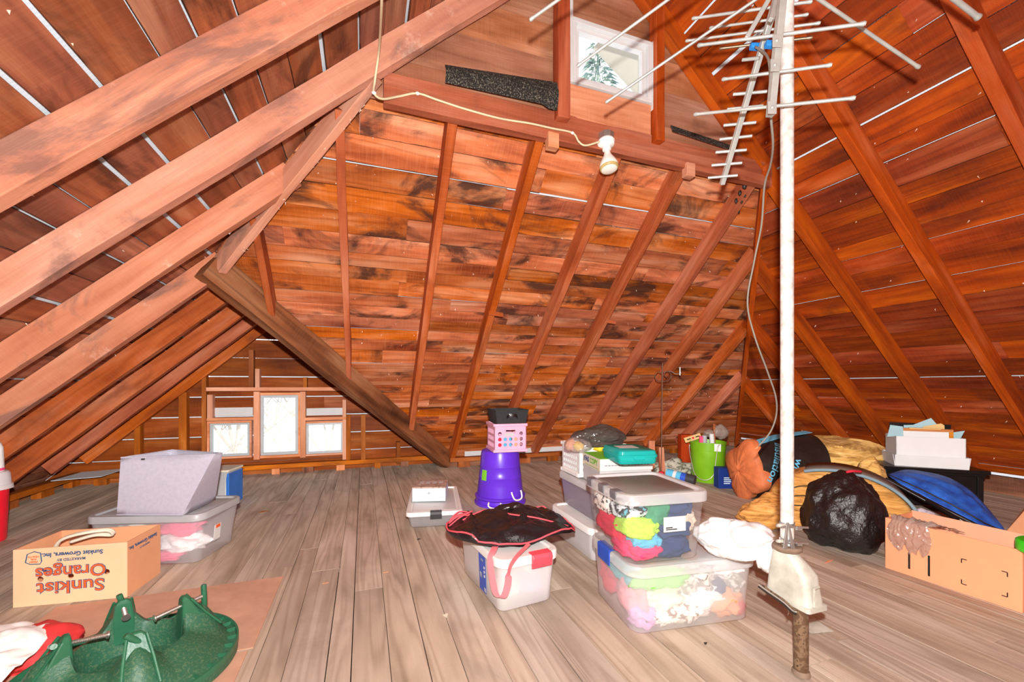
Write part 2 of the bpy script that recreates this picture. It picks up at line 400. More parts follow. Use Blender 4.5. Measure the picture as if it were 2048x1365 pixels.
def tag(o, label, cat, group=None, kind=None):
    o['label'] = label; o['category'] = cat
    if group: o['group'] = group
    if kind: o['kind'] = kind
    return o
def thing(name, label, cat, loc=(0, 0, 0), rz=0., group=None, kind=None):
    o = bpy.data.objects.new(name, None); COL.objects.link(o); o.location = loc; o.rotation_euler = (0, 0, rz)
    o.empty_display_size = .1
    return tag(o, label, cat, group, kind)
def struct(o): o['kind'] = 'structure'; return o
def text(body, size, mat, parent, mtx, ext=.0006, bold=0., name='lettering', align='CENTER', spacing=1.):
    cu = bpy.data.curves.new(name, 'FONT'); cu.body = body; cu.size = size; cu.extrude = ext; cu.offset = bold
    cu.align_x = align; cu.align_y = 'CENTER'; cu.space_character = spacing; cu.resolution_u = 3
    to = bpy.data.objects.new('tmp', cu); COL.objects.link(to)
    dg = bpy.context.evaluated_depsgraph_get(); me = bpy.data.meshes.new_from_object(to.evaluated_get(dg))
    bpy.data.objects.remove(to); me.transform(mtx); me.materials.clear(); me.materials.append(MT[mat])
    o = bpy.data.objects.new(name, me); COL.objects.link(o); o.parent = parent; return o
def face_mtx(o, x, y):               # text frame: origin, right, up
    x = V(x).normalized(); y = V(y).normalized(); z = x.cross(y)
    m = Matrix((x, y, z)).transposed().to_4x4(); m.translation = V(o); return m
def rrect(w, d, r, z, n=5, cx=0., cy=0.):
    out = []
    for (sx, sy, a0) in ((1, 1, 0), (-1, 1, 90), (-1, -1, 180), (1, -1, 270)):
        for k in range(n+1):
            a = R(a0+90*k/n); out.append(V((cx+sx*(w/2-r)+r*math.cos(a), cy+sy*(d/2-r)+r*math.sin(a), z)))
    return out
def smoothpath(pts, n=6):
    pts = [V(p) for p in pts]; out = []
    for i in range(len(pts)-1):
        p0, p1, p2, p3 = pts[max(i-1, 0)], pts[i], pts[i+1], pts[min(i+2, len(pts)-1)]
        for k in range(n):
            t = k/n; out.append(.5*((2*p1)+(p2-p0)*t+(2*p0-5*p1+4*p2-p3)*t*t+(3*p1-p0-3*p2+p3)*t**3))
    out.append(pts[-1]); return out

# ------------------------------------------------------------------ boarded planes
def clip(poly, a, b):                # keep the part left of the edge a->b (2-D)
    out = []; n = len(poly)
    sd = lambda p: (b[0]-a[0])*(p[1]-a[1])-(b[1]-a[1])*(p[0]-a[0])
    for i in range(n):
        p, q = poly[i], poly[(i+1) % n]; dp, dq = sd(p), sd(q)
        if dp >= 0: out.append(p)
        if (dp > 0 and dq < 0) or (dp < 0 and dq > 0):
            t = dp/(dp-dq); out.append((p[0]+(q[0]-p[0])*t, p[1]+(q[1]-p[1])*t))
    return out
def boards(mb, bands, O, A, B, N, a0, a1, b0, b1, wr, gap, th, holes=(), joints=1.6, sway=.0):
    """boards along A stacked along B on the plane O; clipped to the convex bands; N = thickness direction"""
    O, A, B, N = V(O), V(A).normalized(), V(B).normalized(), V(N).normalized(); b = b0
    while b < b1:
        w = random.uniform(*wr); g = gap(); aa = a0+random.uniform(-joints, 0)
        while aa < a1:
            ln = random.uniform(joints, joints*2.2); rnd = random.random(); ru, rv = random.uniform(0, 60), random.randint(1, 60)
            tw = random.uniform(-.004, .004) if sway else 0; lo, hi = aa, min(aa+ln, a1)
            dz = random.uniform(0, .004)
            ys = sorted({b, b+w}|{y for h in holes for y in (h[2], h[3]) if b < y < b+w})
            for y0, y1 in zip(ys, ys[1:]):
                segs = [(lo, hi-.0008)]
                for h in holes:
                    if h[2] < (y0+y1)/2 < h[3]:
                        segs = [q for s0, s1 in segs for q in ((s0, min(s1, h[0])), (max(s0, h[1]), s1)) if q[1]-q[0] > .004]
                for s0, s1 in segs:
                    rect = [(s0, y0+tw), (s1, y0-tw), (s1, y1-tw), (s0, y1+tw)]
                    for band in bands:
                        p = rect
                        for i in range(len(band)):
                            p = clip(p, band[i], band[(i+1) % len(band)])
                            if len(p) < 3: break
                        if len(p) < 3: continue
                        mb.prism([O+A*x+B*y+N*dz for x, y in p], N*th, 0, [(ru+x, rv+y-b+.004) for x, y in p], rnd)
            aa += ln
        b += w+g
def plane_poly(bands, O, A, B, N, off):
    mb = MB(); O, A, B, N = V(O), V(A).normalized(), V(B).normalized(), V(N).normalized()
    for band in bands: mb.prism([O+A*x+B*y+N*off for x, y in band], N*.01, 0, [(x, y) for x, y in band])
    return mb
K = 1/COSM                           # slope length per unit of run
# left slope: A = +y, B up the slope from the eave
def slope_b(z): return z/M*K
bl = [[(VB, 0), (VE, 0), (VE, slope_b(ZW)), (VB, slope_b(ZW))],
      [(VB, slope_b(ZW)), (VW, slope_b(ZW)), (VG+.05, slope_b(ZG)), (VB, slope_b(ZG))],
      [(VB, slope_b(ZG)), (VG+.05, slope_b(ZG)), (VG+.05, slope_b(ZR)), (VB, slope_b(ZR))]]
lgap = lambda: random.choice([.004, .006, .01, .014, .02, .026])
A_, B_ = V((0, 1, 0)), V((COSM, 0, M*COSM))
mb = MB(); boards(mb, bl, (UL, 0, 0), A_, B_, -NL, VB, VE, 0, slope_b(ZR), (.13, .2), lgap, .011, joints=2.2, sway=1)
cl = struct(mb.build('ceiling_left', 'sheath_left'))
u = plane_poly(bl, (UL, 0, 0), A_, B_, -NL, .022).build('underlayment', 'under', cl, True)
# right slope: A = +y (toward the far end)
br = [[(VB, 0), (V0, 0), (VG+.05, slope_b(ZG)), (VB, slope_b(ZG))],
      [(VB, slope_b(ZG)), (VG+.05, slope_b(ZG)), (VG+.05, slope_b(ZR)), (VB, slope_b(ZR))]]
Br = V((-COSM, 0, M*COSM))
rgap = lambda: random.choice([.002, .003, .004, .004, .006, .006, .009, .014, .022])
mb = MB(); boards(mb, br, (UR, 0, 0), A_, Br, -NR, VB, V0, 0, slope_b(ZR), (.12, .19), rgap, .011, joints=2.4, sway=1)
cr = struct(mb.build('ceiling_right', 'sheath_right'))
plane_poly([[(x, y) for x, y in b] for b in br], (UR, 0, 0), A_, Br, -NR, .022).build('underlayment', 'under', cr, True)
# end slope: A = +x, B up toward the camera
uv0 = V0-VW
valley_foot = UW+(V0-VW)
bh = [[(valley_foot, 0), (UR, 0), (UR-ZW/M, slope_b(ZW)), (UW, slope_b(ZW))],
      [(UW, slope_b(ZW)), (UR-ZW/M, slope_b(ZW)), (UR-2.66/M, slope_b(2.66)), (UL+2.66/M, slope_b(2.66))]]
Bh = V((0, -COSM, M*COSM)); Ax = V((1, 0, 0))
hgap = lambda: random.choice([.001, .001, .002, .002, .003, .005, .008, .012])
mb = MB(); boards(mb, bh, (0, V0, 0), Ax, Bh, -NH, UW-.2, UR, 0, slope_b(ZG)+.02, (.1, .17), hgap, .011, joints=1.5, sway=1)
chp = struct(mb.build('ceiling_back', 'sheath_back'))
plane_poly(bh, (0, V0, 0), Ax, Bh, -NH, .022).build('underlayment', 'under', chp, True)
# wing right slope (behind the valley beam)
NWr = V((-M, 0, -1)).normalized()
bw = [[(VW, slope_b(ZW)), (V0, 0), (VE, 0), (VE, slope_b(ZW))]]
mb = MB(); boards(mb, [bw[0]], (valley_foot, 0, 0), A_, Br, -NWr, VW, VE, 0, slope_b(ZW), (.12, .18), hgap, .02)
cw = struct(mb.build('ceiling_wing', 'sheath_left'))
# gablet wall
wg = (1.205, 1.79, 2.865, 3.265)
gb = [[(UL+ZG/M-.02, ZG-.1), (UR-ZG/M+.02, ZG-.1), (UC, ZR+.02)]]
gb = [[(UL+(ZB-.06)/M, ZB-.06), (UR-(ZB-.06)/M, ZB-.06), (UC, ZR)]]
mb = MB(); boards(mb, gb, (0, VG+.05, 0), Ax, V((0, 0, 1)), V((0, 1, 0)), UL, UR, ZB, ZR, (.2, .25), lambda: .002, .02, holes=[(wg[0]+.02, wg[1]-.02, wg[2]+.02, wg[3]-.02)], joints=4)
struct(mb.build('wall_gablet', 'sheath_top'))
# gable end wall of the wing with three window openings
WC = (-1.075, -.675, .255, .93); WL = (-1.56, -1.165, .235, .63); WRt = (-.62, -.215, .235, .625)
def gw(px0, py0, px1, py1, v=VE): a = pv(px0, py0, v); b = pv(px1, py1, v); return (min(a.x, b.x), max(a.x, b.x), min(a.z, b.z), max(a.z, b.z))
WC = gw(516, 786, 603, 912); WL = gw(417, 843, 506, 914); WRt = gw(609, 843, 690, 908)
gg = [[(UL, 0), (valley_foot+.3, 0), (UW, ZW)]]
gh = [(w[0], w[1], w[2], w[3]) for w in (WC, WL, WRt)]
mb = MB(); boards(mb, gg, (0, VE, 0), Ax, V((0, 0, 1)), V((0, 1, 0)), UL, valley_foot+.3, 0, ZW, (.19, .22), lambda: random.choice([.004, .01, .012]), .02, holes=gh, joints=3)
wg_o = struct(mb.build('wall_gable', 'sheath_gable'))
mb = MB()
for (x0, x1, z0, z1) in ((UL, WL[0], 0, 1.0), (WRt[1], valley_foot+.3, 0, .9), (WL[0], WC[0], WL[3], 1.25), (WC[1], WRt[1], WRt[3], 1.25), (WL[0], WRt[1], 0, WL[2]-.01), (WC[0], WC[1], WC[3], 1.4)):
    mb.box(x0, x1, VE+.05, VE+.06, z0, z1)
mb.build('underlayment', 'under', wg_o, True)
# wall behind the camera (closes the roof space)
mb = MB(); boards(mb, [[(UL, 0), (UR, 0), (UC, ZR)]], (0, VB, 0), Ax, V((0, 0, 1)), V((0, -1, 0)), UL, UR, 0, ZR, (.18, .24), lambda: .002, .02, joints=3)
struct(mb.build('wall_front', 'sheath_left'))

# floor boards along y
mb = MB(); x = UL-.02
while x < UR+.05:
    w = random.choice([.083, .1, .115, .13, .14]); y = VB-random.uniform(0, 2)
    while y < VE+.15:
        ln = random.uniform(1.8, 4.2); y0, y1 = max(y, VB), min(y+ln-.002, VE+.15)
        if y1 > y0+.01: mb.obox((x, y0, -.025), (0, y1-y0, 0), (w-random.choice([.002, .0025, .004]), 0, 0), (0, 0, .025-random.uniform(0, .0015)))
        y += ln
    x += w
flo = struct(mb.build('floor', 'floor'))
mb = MB(); mb.box(UL-.1, UR+.1, VB-.05, VE+.3, -.08, -.0265); mb.build('subfloor', plain('dark subfloor', '#1a120c', .9), flo, True)

# ------------------------------------------------------------------ timbers
def timber(name, label, p0, p1, wdir, ddir, w, d, mat, group=None, wob=.004, seg=16, cat='rafter', bevel=.003):
    """p0->p1 is the edge where the roof boards lie; ddir points down into the room"""
    mb = MB(); W = V(wdir).normalized()*w; D = V(ddir).normalized()*d
    mb.obox(V(p0), V(p1)-V(p0), W, D, 0, None, seg, wob)
    o = mb.build(name, mat, bevel=bevel); tag(o, label, cat, group); return o
RD = .133
def Lp(v, z): return V((UL+z/M, v, z))
ordn = ['nearest', 'second', 'third', 'fourth', 'fifth', 'sixth', 'seventh', 'eighth', 'ninth', 'tenth', 'eleventh']
lv = [(1.74, ZR-.1), (2.235, ZR-.1), (2.75, M*(V0-2.75)-.03), (3.24, M*(V0-3.24)-.02), (3.74, ZW-.02), (4.3, ZW-.02), (4.8, ZW-.02), (5.3, ZW-.02)]
llab = ['widest pinkish rafter at upper left, nearest the camera', 'pinkish rafter at upper left with the cream cable stapled over it, second from camera',
        'left-slope rafter meeting the hip rafter, third from camera', 'left-slope rafter ending at the dark valley joint, fourth from camera',
        'short left-wing rafter right after the valley joint, fifth from camera', 'short left-wing rafter, sixth from camera', 'short left-wing rafter, seventh from camera', 'short left-wing rafter next to the gable end wall']
for i, (v, zt) in enumerate(lv):
    timber('roof_rafter', llab[i], Lp(v, .32), Lp(v, zt), (0, 1, 0), NL, .06, RD, 'rafter_left' if i < 4 else 'rafter_back', 'rafters under the left slope', .005)
rv = [(v_, min(ZR-.1, M*(V0-v_)-.05) if v_ > 2.4 else ZR-.1) for v_ in (1.12, 1.74, 2.30, 2.87, 3.35, 4.04)]
rlab = ['right-slope rafter cut by the right edge of the photo, nearest the camera', 'long reddish right-slope rafter, second from the right photo edge', 'long reddish right-slope rafter passing behind the metal pole at its top, third from right edge',
        'right-slope jack rafter meeting the corner hip highest, behind the pole', 'right-slope jack rafter meeting the corner hip at mid height', 'short right-slope jack rafter, lowest on the corner hip']
for i, (v, zt) in enumerate(rv):
    f = lambda z: V((UR-z/M, v, z))
    timber('roof_rafter', rlab[i], f(.17), f(zt), (0, 1, 0), NR, .06, RD, 'rafter_right', 'rafters under the right slope', .004)
hu = [-.63, -.12, .48, 1.02, 1.58, 2.12, 2.76, 3.30, 3.9, 4.49]
hlab = ['short narrow jack rafter just right of the left hip, ending on the valley beam', 'thin bowed jack rafter left of centre, ending on the valley beam', 'end-slope rafter ending left of the low clear bin',
        'end-slope rafter landing left of the purple tubs', 'end-slope rafter directly behind the light bulb, split along its face', 'end-slope rafter landing right of the pink crate',
        'thick end-slope rafter with tar drips at its top by the corner', 'end-slope jack rafter landing behind the plastic bag stack', 'end-slope jack rafter behind the iron plant hook', 'shortest end-slope jack rafter next to the right corner hip']
for i, u0 in enumerate(hu):
    zt = 2.64; zb = .17
    if u0 < UL+ZG/M: zt = M*(u0-UL)-.03
    if u0 > UR-ZG/M: zt = M*(UR-u0)-.05
    if u0 < valley_foot: zb = max(.17, M*(valley_foot-u0)-.02)
    f = lambda z: V((u0-.026, V0-z/M, z))
    timber('roof_rafter', hlab[i], f(zb), f(zt), (1, 0, 0), NH, .056 if i not in (0, 1) else .045, RD, 'rafter_back', 'rafters under the end slope', .005 if i != 1 else .008)
# hips and valley
def ridge_timber(name, label, a, b, w, d, mat, cat, wob=.004):
    a, b = V(a), V(b); L = (b-a).normalized(); W = L.cross(V((0, 0, 1))).normalized(); D = L.cross(W).normalized()
    if D.z > 0: D = -D
    mb = MB(); mb.obox(a-W*w/2, b-a, W*w, D*d, 0, None, 20, wob); o = mb.build(name, mat, bevel=.004); return tag(o, label, cat)
ridge_timber('hip_rafter', 'left hip rafter running down to the dark valley joint, white splinters on its edge', (UL+ZG/M, VG, ZG-.05), (UW, VW, ZW-.05), .05, .12, 'rafter_left', 'rafter')
ridge_timber('hip_rafter', 'right corner hip rafter seen nearly upright behind the pole', (UR-ZG/M, VG, ZG-.05), (UR-.16, V0-.16, .095), .05, .12, 'rafter_right', 'rafter')
ridge_timber('valley_beam', 'thick dark weathered valley beam sloping to the floor at left centre', (UW, VW, ZW-.01), (valley_foot-.17, V0-.17, .145), .1, .2, 'beam_dark', 'beam', .008)
ridge_timber('ridge_board', 'wing ridge board running back from the dark valley joint', (UW, VW+.12, ZW-.02), (UW, VE-.02, ZW-.02), .04, .16, 'rafter_back', 'beam')
ridge_timber('ridge_board', 'main ridge board along the top of the attic', (UC, VB+.02, ZR-.03), (UC, VG+.04, ZR-.03), .04, .17, 'rafter_right', 'beam')
mb = MB(); mb.obox((.1, VG-.011, ZB-.062), (2.78, 0, 0), (0, .055, 0), (0, 0, .17), 0, None, 20, .004)
tag(mb.build('cross_beam', 'rafter_back', bevel=.004), 'horizontal water-stained beam under the top window', 'beam')
for k, (x0, x1, lab) in enumerate(((1.088, 1.168, 'dark upright post left of the top window'), (1.793, 1.858, 'dark upright post right of the top window'))):
    mb = MB(); mb.obox((x0, VG-.065, ZB+.05), (0, 0, .95 if k == 0 else .92), (x1-x0, 0, 0), (0, .08, 0), 0, None, 8, .004)
    tag(mb.build('window_post', 'rafter_right', bevel=.004), lab, 'post', 'posts beside the top window')
mb = MB(); mb.box(1.19, 1.79, VG-.01, VG+.03, ZB+.1, 2.855)
tag(mb.build('plywood_board', 'new_wood', bevel=.002), 'paler knotty board directly below the top window', 'board')
# roofing felt flap
mb = MB(); p0, p1 = pv(888, 142, VG), pv(1106, 178, VG)
def felt(s, t):
    x = p0.x+(p1.x-p0.x)*s; zt = 2.755+.05*s; zb = 2.655+.0*s-(.02 if s > .9 else 0)
    return V((x, VG-.03-.03*math.sin(t*3)-.02*s, zt+(zb-zt)*t))
mb.grid(felt, 14, 5); tag(mb.build('roofing_felt', 'felt', norm=False, solid=.004), 'black gritty roofing felt flap hanging over the cross beam', 'felt')
mb = MB(); q0, q1 = pv(1335, 262, VG), pv(1452, 300, VG)
mb.grid(lambda s, t: V((q0.x+(q1.x-q0.x)*s, VG-.03-.02*t, q0.z+.02+(q1.z-q0.z)*s-.05*t)), 8, 2)
tag(mb.build('roofing_felt', 'felt', norm=False, solid=.004), 'thin dark felt strip on the beam right of the top window', 'felt')
# small blocks and slivers on the end slope rafters
for (px, py, w, h, d, lab) in ((992, 631, .13, .035, .03, 'thin wood sliver nailed across the rafter behind the purple tubs'), (1222, 646, .11, .03, .03, 'short wood sliver nailed across the thick rafter at right')):
    r = ray(px, py); t = (M*V0O-CH-.01)/(M*r[1]+r[2]); c = V((r[0]*t, r[1]*t, CH+r[2]*t)); mb = MB()
    mb.obox(c-V((w/2, 0, 0)), (w, 0, -.01), (0, d, 0), (0, 0, h)); tag(mb.build('wood_scrap', 'rafter_back', bevel=.002), lab, 'wood scrap')
for i, (u0) in enumerate((1.04, 2.07)):
    mb = MB(); zt = ZB+.0; mb.obox((u0, VG-.03, zt-.12), (.07, 0, 0), (0, .05, .0), (0, 0, .09))
    tag(mb.build('wood_block', 'new_wood', bevel=.002), ('small wood block under the cross beam beside the bulb, left side', 'small wood block under the cross beam right of the bulb')[i], 'block')
mb = MB(); r = pv(985, 765, 4.3); mb.obox(pv(958, 772, 4.55), pv(1040, 748, 4.45)-pv(958, 772, 4.55), (0, .01, .0), (0, .0, .022))
tag(mb.build('wood_scrap', 'new_wood'), 'pale loose stick caught between end-slope rafters above the pink crate', 'wood scrap')
# eave plates and blocks
mb = MB(); mb.obox((-2.72, VB+.02, .085), (0, VE-VB-.05, 0), (.1, 0, 0), (0, 0, .05), 0, None, 20, .003)
struct(mb.build('trim_1', 'old_block', bevel=.003)); n = 0
mb = MB(); mb.obox((-2.8, VB+.02, 0), (0, VE-VB-.05, 0), (.02, 0, 0), (0, 0, .1)); struct(mb.build('wall_left', 'beam_dark'))
y = .25
while y < VE-.1:
    mb = MB(); mb.obox((-2.75, y, 0), (0, 0, .085), (.07, 0, 0), (0, .17, 0)); n += 1
    tag(mb.build('eave_block', 'old_block', bevel=.002), 'lit orange wood block under the left eave plate', 'block', 'blocks under the left eave plate'); y += .42
mb = MB(); mb.obox((valley_foot-.2, V0O-.14, .07), (URO-valley_foot-.1, 0, 0), (0, .09, 0), (0, 0, .05), 0, None, 20, .003); struct(mb.build('trim_2', 'old_block', bevel=.003))
mb = MB(); mb.obox((valley_foot-.3, V0O-.06, 0), (URO-valley_foot, 0, 0), (0, .02, 0), (0, 0, .075)); struct(mb.build('wall_back', 'beam_dark'))
x = valley_foot-.1
while x < 4.7:
    mb = MB(); mb.obox((x, V0O-.125, 0), (0, 0, .07), (.15, 0, 0), (0, .06, 0))
    tag(mb.build('eave_block', 'old_block', bevel=.002), 'wood block under the back eave plate behind the tubs', 'block', 'blocks under the back eave plate'); x += .4
mb = MB(); mb.obox((1.2, V0O-.0, .1), (1.5, 0, 0), (0, .015, 0), (0, 0, .07)); struct(mb.build('trim_daylight_back', 'paper_grey'))  # off-white strip painted in for daylight showing at the back eave
mb = MB(); mb.obox((URO-.12, VB+.02, 0), (0, V0O-VB-.2, 0), (.04, 0, 0), (0, 0, .16)); struct(mb.build('wall_right', 'beam_dark'))
mb = MB(); mb.obox((URO-.1, VB+.02, .165), (0, V0O-VB-.2, 0), (.01, 0, 0), (0, 0, .022)); struct(mb.build('trim_daylight_right', 'under'))  # pale strip standing in for light through the right eave gap
# gable wall framing
VS = VE-.09
def stud(px0, px1, py0, py1, label, mat='old_block', v=VS, d=.085, name='wall_stud', lumber=None, leanto=None):
    a, b = pv(px0, py0, v), pv(px1, py1, v); mb = MB()
    if abs(b.x-a.x) > abs(b.z-a.z): mb.obox((a.x, v, min(a.z, b.z)), (b.x-a.x, 0, 0), (0, d, 0), (0, 0, abs(a.z-b.z)))
    else: mb.obox((a.x, v, min(a.z, b.z)), (0, 0, abs(a.z-b.z)), (b.x-a.x, 0, 0), (0, d, 0))
    return tag(mb.build(name, mat, bevel=.002), label, 'stud' if name == 'wall_stud' else 'board', 'framing of the gable end wall')
stud(357, 373, 785, 940, 'brown upright stud second left of the left gable window')
stud(403, 412, 745, 940, 'brown upright stud just left of the left gable window')
stud(268, 280, 845, 945, 'brown upright stud far left of the gable windows')
stud(497, 507, 700, 775, 'short brown stud above the gable window header, under the peak')
stud(510, 519, 738, 776, 'pale short offcut standing on the gable window header', 'new_wood')
stud(606, 614, 755, 776, 'short stud above the header between centre and right gable windows')
stud(412, 700, 783, 775, 'long pale header board across the top of the three gable windows', 'new_wood', name='wall_board', v=VS-.01)
stud(507, 519, 784, 920, 'pale stud between left and centre gable windows', 'new_wood')
stud(600, 611, 784, 916, 'pale stud between centre and right gable windows', 'new_wood')
stud(414, 425, 790, 838, 'short pale stud above the left end of the left gable window', 'new_wood')
stud(685, 692, 800, 920, 'pale stud right of the right gable window', 'new_wood')
stud(413, 507, 843, 835, 'pale header over the small left gable window', 'new_wood', name='wall_board', v=VS-.005)
stud(609, 692, 842, 834, 'pale header over the small right gable window', 'new_wood', name='wall_board', v=VS-.005)
stud(430, 692, 929, 915, 'pale sill board along the bottom of the gable windows', 'new_wood', name='wall_board', v=VS-.01)
stud(692, 701, 830, 930, 'brown stud right of the pale window frame')
stud(722, 731, 830, 925, 'brown stud between the windows and the valley beam')
stud(793, 801, 885, 928, 'short brown stud at the low end of the gable wall')
mb = MB(); mb.obox((-2.6, VS-.02, .065), (valley_foot+2.65, 0, 0), (0, .09, 0), (0, 0, .05), 0, None, 14, .003); struct(mb.build('trim_5', 'old_block', bevel=.003))
for i in range(9):
    x0 = -2.5+i*.37+random.uniform(-.05, .05); mb = MB(); mb.obox((x0, VS-.005, 0), (0, 0, .065), (random.uniform(.05, .12), 0, 0), (0, .06, 0))
    tag(mb.build('eave_block', random.choice(['old_block', 'new_wood', 'beam_dark']), bevel=.002), 'short wood block under the gable wall plate', 'block', 'blocks under the gable wall plate')
for (a, b, lab) in (((426, 833), (506, 815), 'white painted siding board above the left gable window'), ((613, 832), (686, 816), 'white painted siding board above the right gable window')):
    p, q = pv(*a, VE-.012), pv(*b, VE-.012); mb = MB(); mb.box(p.x, q.x, VE-.015, VE-.004, p.z, q.z)
    tag(mb.build('siding_board', 'paper_grey', bevel=.002), lab, 'board')
mb = MB(); a = fl(168, 944, .137); mb.obox((-2.66, 4.95, .137), (.02, .4, 0), (.35, .02, .01), (0, 0, .003)); tag(mb.build('paper_sheet', 'ice_blue'), 'white strip standing in for daylight on the eave plate in the far left corner', 'sheet')  # pale strip in place of daylight through the left eave gap
# windows
def window(nm, w, v, fr, mat, inner, depth=.05):
    x0, x1, z0, z1 = w; o = struct(thing(nm, nm, 'window', ((x0+x1)/2, v, z0)))
    del o['label'], o['category']
    def frame(x0, x1, z0, z1, f, y0, y1, name, m):
        mb = MB(); mb.box(x0, x1, y0, y1, z0, z0+f); mb.box(x0, x1, y0, y1, z1-f, z1); mb.box(x0, x0+f, y0, y1, z0+f, z1-f); mb.box(x1-f, x1, y0, y1, z0+f, z1-f)
        mb.build(name, m, o, True, bevel=.002)
    frame(x0, x1, z0, z1, fr, v-depth, v+.01, 'window_frame', mat)
    frame(x0+fr, x1-fr, z0+fr, z1-fr, fr*1.1, v-depth*.5, v+.012, 'sash', inner)
    mb = MB(); f2 = fr*2; mb.add([(x0+f2, v, z0+f2), (x1-f2, v, z0+f2), (x1-f2, v, z1-f2), (x0+f2, v, z1-f2)], [(0, 1, 2, 3)]); mb.build('pane', 'glass', o, True)
    return o
window('window_1', WC, VE-.01, .028, 'new_wood', 'grey_vinyl')
window('window_2', WL, VE-.01, .022, 'new_wood', 'grey_vinyl')
window('window_3', WRt, VE-.01, .022, 'new_wood', 'grey_vinyl')
window('window_4', wg, VG+.03, .028, 'white_paint', 'white_paint')
mb = MB(); mb.box(wg[0]-.03, wg[0]+.0, VG-.03, VG+.03, wg[2]-.01, wg[3]+.09); tag(mb.build('window_casing', 'white_paint', bevel=.002), 'white casing strip on the left of the top window', 'trim')
mb = MB(); mb.prism([(wg[1]-.0, VG-.03, wg[2]-.05), (wg[1]+.03, VG-.03, wg[2]-.05), (wg[1]+.03, VG-.03, wg[3]+.06), (wg[1]+.012, VG-.03, wg[3]+.07), (wg[1], VG-.03, wg[3]-.02)], (0, .05, 0)); tag(mb.build('window_casing', 'white_paint', bevel=.002), 'white cut casing strip on the right of the top window', 'trim')
# ------------------------------------------------------------------ totes
def tote(name, label, loc, rz, wt, dt, wb, db, h, body, lid, r=.05, lidh=.03, panel=None, cat='storage bin', latch=None, over=.012):
    o = thing(name, label, cat, loc, R(rz)); mb = MB()
    rings = [rrect(wb-.02, db-.02, r*.7, .004), rrect(wb, db, r*.8, .014)]
    for k in (.35, .7, 1.): rings.append(rrect(wb+(wt-wb)*k, db+(dt-db)*k, r, .014+(h-.014-lidh)*k))
    mb.loft(rings, 0, True, False); b = mb.build('body', body, o, smooth=50)
    mb = MB(); w2, d2 = wt+2*over, dt+2*over
    L = [rrect(w2, d2, r+over, h-lidh-.008), rrect(w2, d2, r+over, h-.006), rrect(w2-.01, d2-.01, r+over-.005, h), rrect(w2-.05, d2-.05, r*.8, h), rrect(w2-.06, d2-.06, r*.75, h-.01)]
    mb.loft(L, 0, False, True); l = mb.build('lid', lid, o, smooth=40)
    if panel:
        mb = MB(); mb.loft([rrect(w2-.08, d2-.1, r*.6, h-.0095), rrect(w2-.09, d2-.11, r*.6, h-.006)], 0, False, True); mb.build('lid_panel', panel, l, smooth=40)
    for (mat, x, y, wl, side) in (latch or []):
        mb = MB(); yy = -d2/2; z0 = h-lidh-.03
        if side in 'fb':
            s = 1 if side == 'f' else -1
            prof = [(0., z0), (-.012, z0+.004), (-.02, h-.012), (-.012, h+.004), (.03, h+.006), (.03, h+.001), (0, h+.001)]
            mb.prism([(x-wl/2, s*(yy+a), b) for a, b in prof], (wl, 0, 0))
        else:
            s = 1 if side == 'l' else -1; xx = -w2/2
            if mat == 'latch_grey': z0 = h-lidh
            prof = [(0., z0), (-.004, z0), (-.006, h-.006), (-.004, h+.003), (.03, h+.004), (.03, h+.001), (0, h+.001)]
            mb.prism([(s*(xx+a), y-wl/2, b) for a, b in prof], (0, wl, 0))
        mb.build('latch', mat, o, bevel=.003)
    return o
def stuffed(base, rz, items, name, cat, group):
    for (lab, mat, x, y, z, rx, ry, rzz, sd) in items:
        q = Matrix.Rotation(R(rz), 3, 'Z') @ V((x, y, 0)); mb = MB(); c = V(base)+q+V((0, 0, z))
        mb.lump(c, (rx, ry, rzz), sd, .4, 2., 4, R(rz)); tag(mb.build(name, mat, smooth=180), lab, cat, group)
plain_ = lambda n, c, **k: MT.setdefault(n, plain(n, c, **k))
for n, c in (('plush pink', '#f4a0b4'), ('plush hot pink', '#e83c60'), ('plush teal', '#48c8d8'), ('plush green', '#8ee070'), ('plush cream', '#f4ecdc'), ('plush white', '#fbfbf8'), ('plush peach', '#f2a878'), ('plush red', '#d82840'), ('plush lilac', '#d8a8e0'), ('cloth navy', '#2c4470'), ('cloth red', '#d82848'), ('cloth lime', '#b8e850'), ('cloth magenta', '#e04070'), ('cloth tan', '#c8bcaa'), ('cloth green', '#3c9070'), ('cloth sky', '#5cb4d8'), ('cloth rose', '#f05080')):
    plain_(n, c, rough=.85, bump=.3, bsc=50)
MT['plush grey'] = spots('grey fuzzy plush', '#9a948e', '#dcd8d2', 40, .5, .9)
MT['plush leopard'] = spots('leopard print plush', '#f8f2e8', '#7c5a48', 34, .56, .9)
MT['cloth black white'] = spots('black and white patterned cloth', '#d8e4e8', '#202428', 24, .5, .9, third='#58a8b8')
MT['cloth pattern'] = spots('cream and black print cloth', '#f4efe8', '#2a2626', 40, .55, .9)
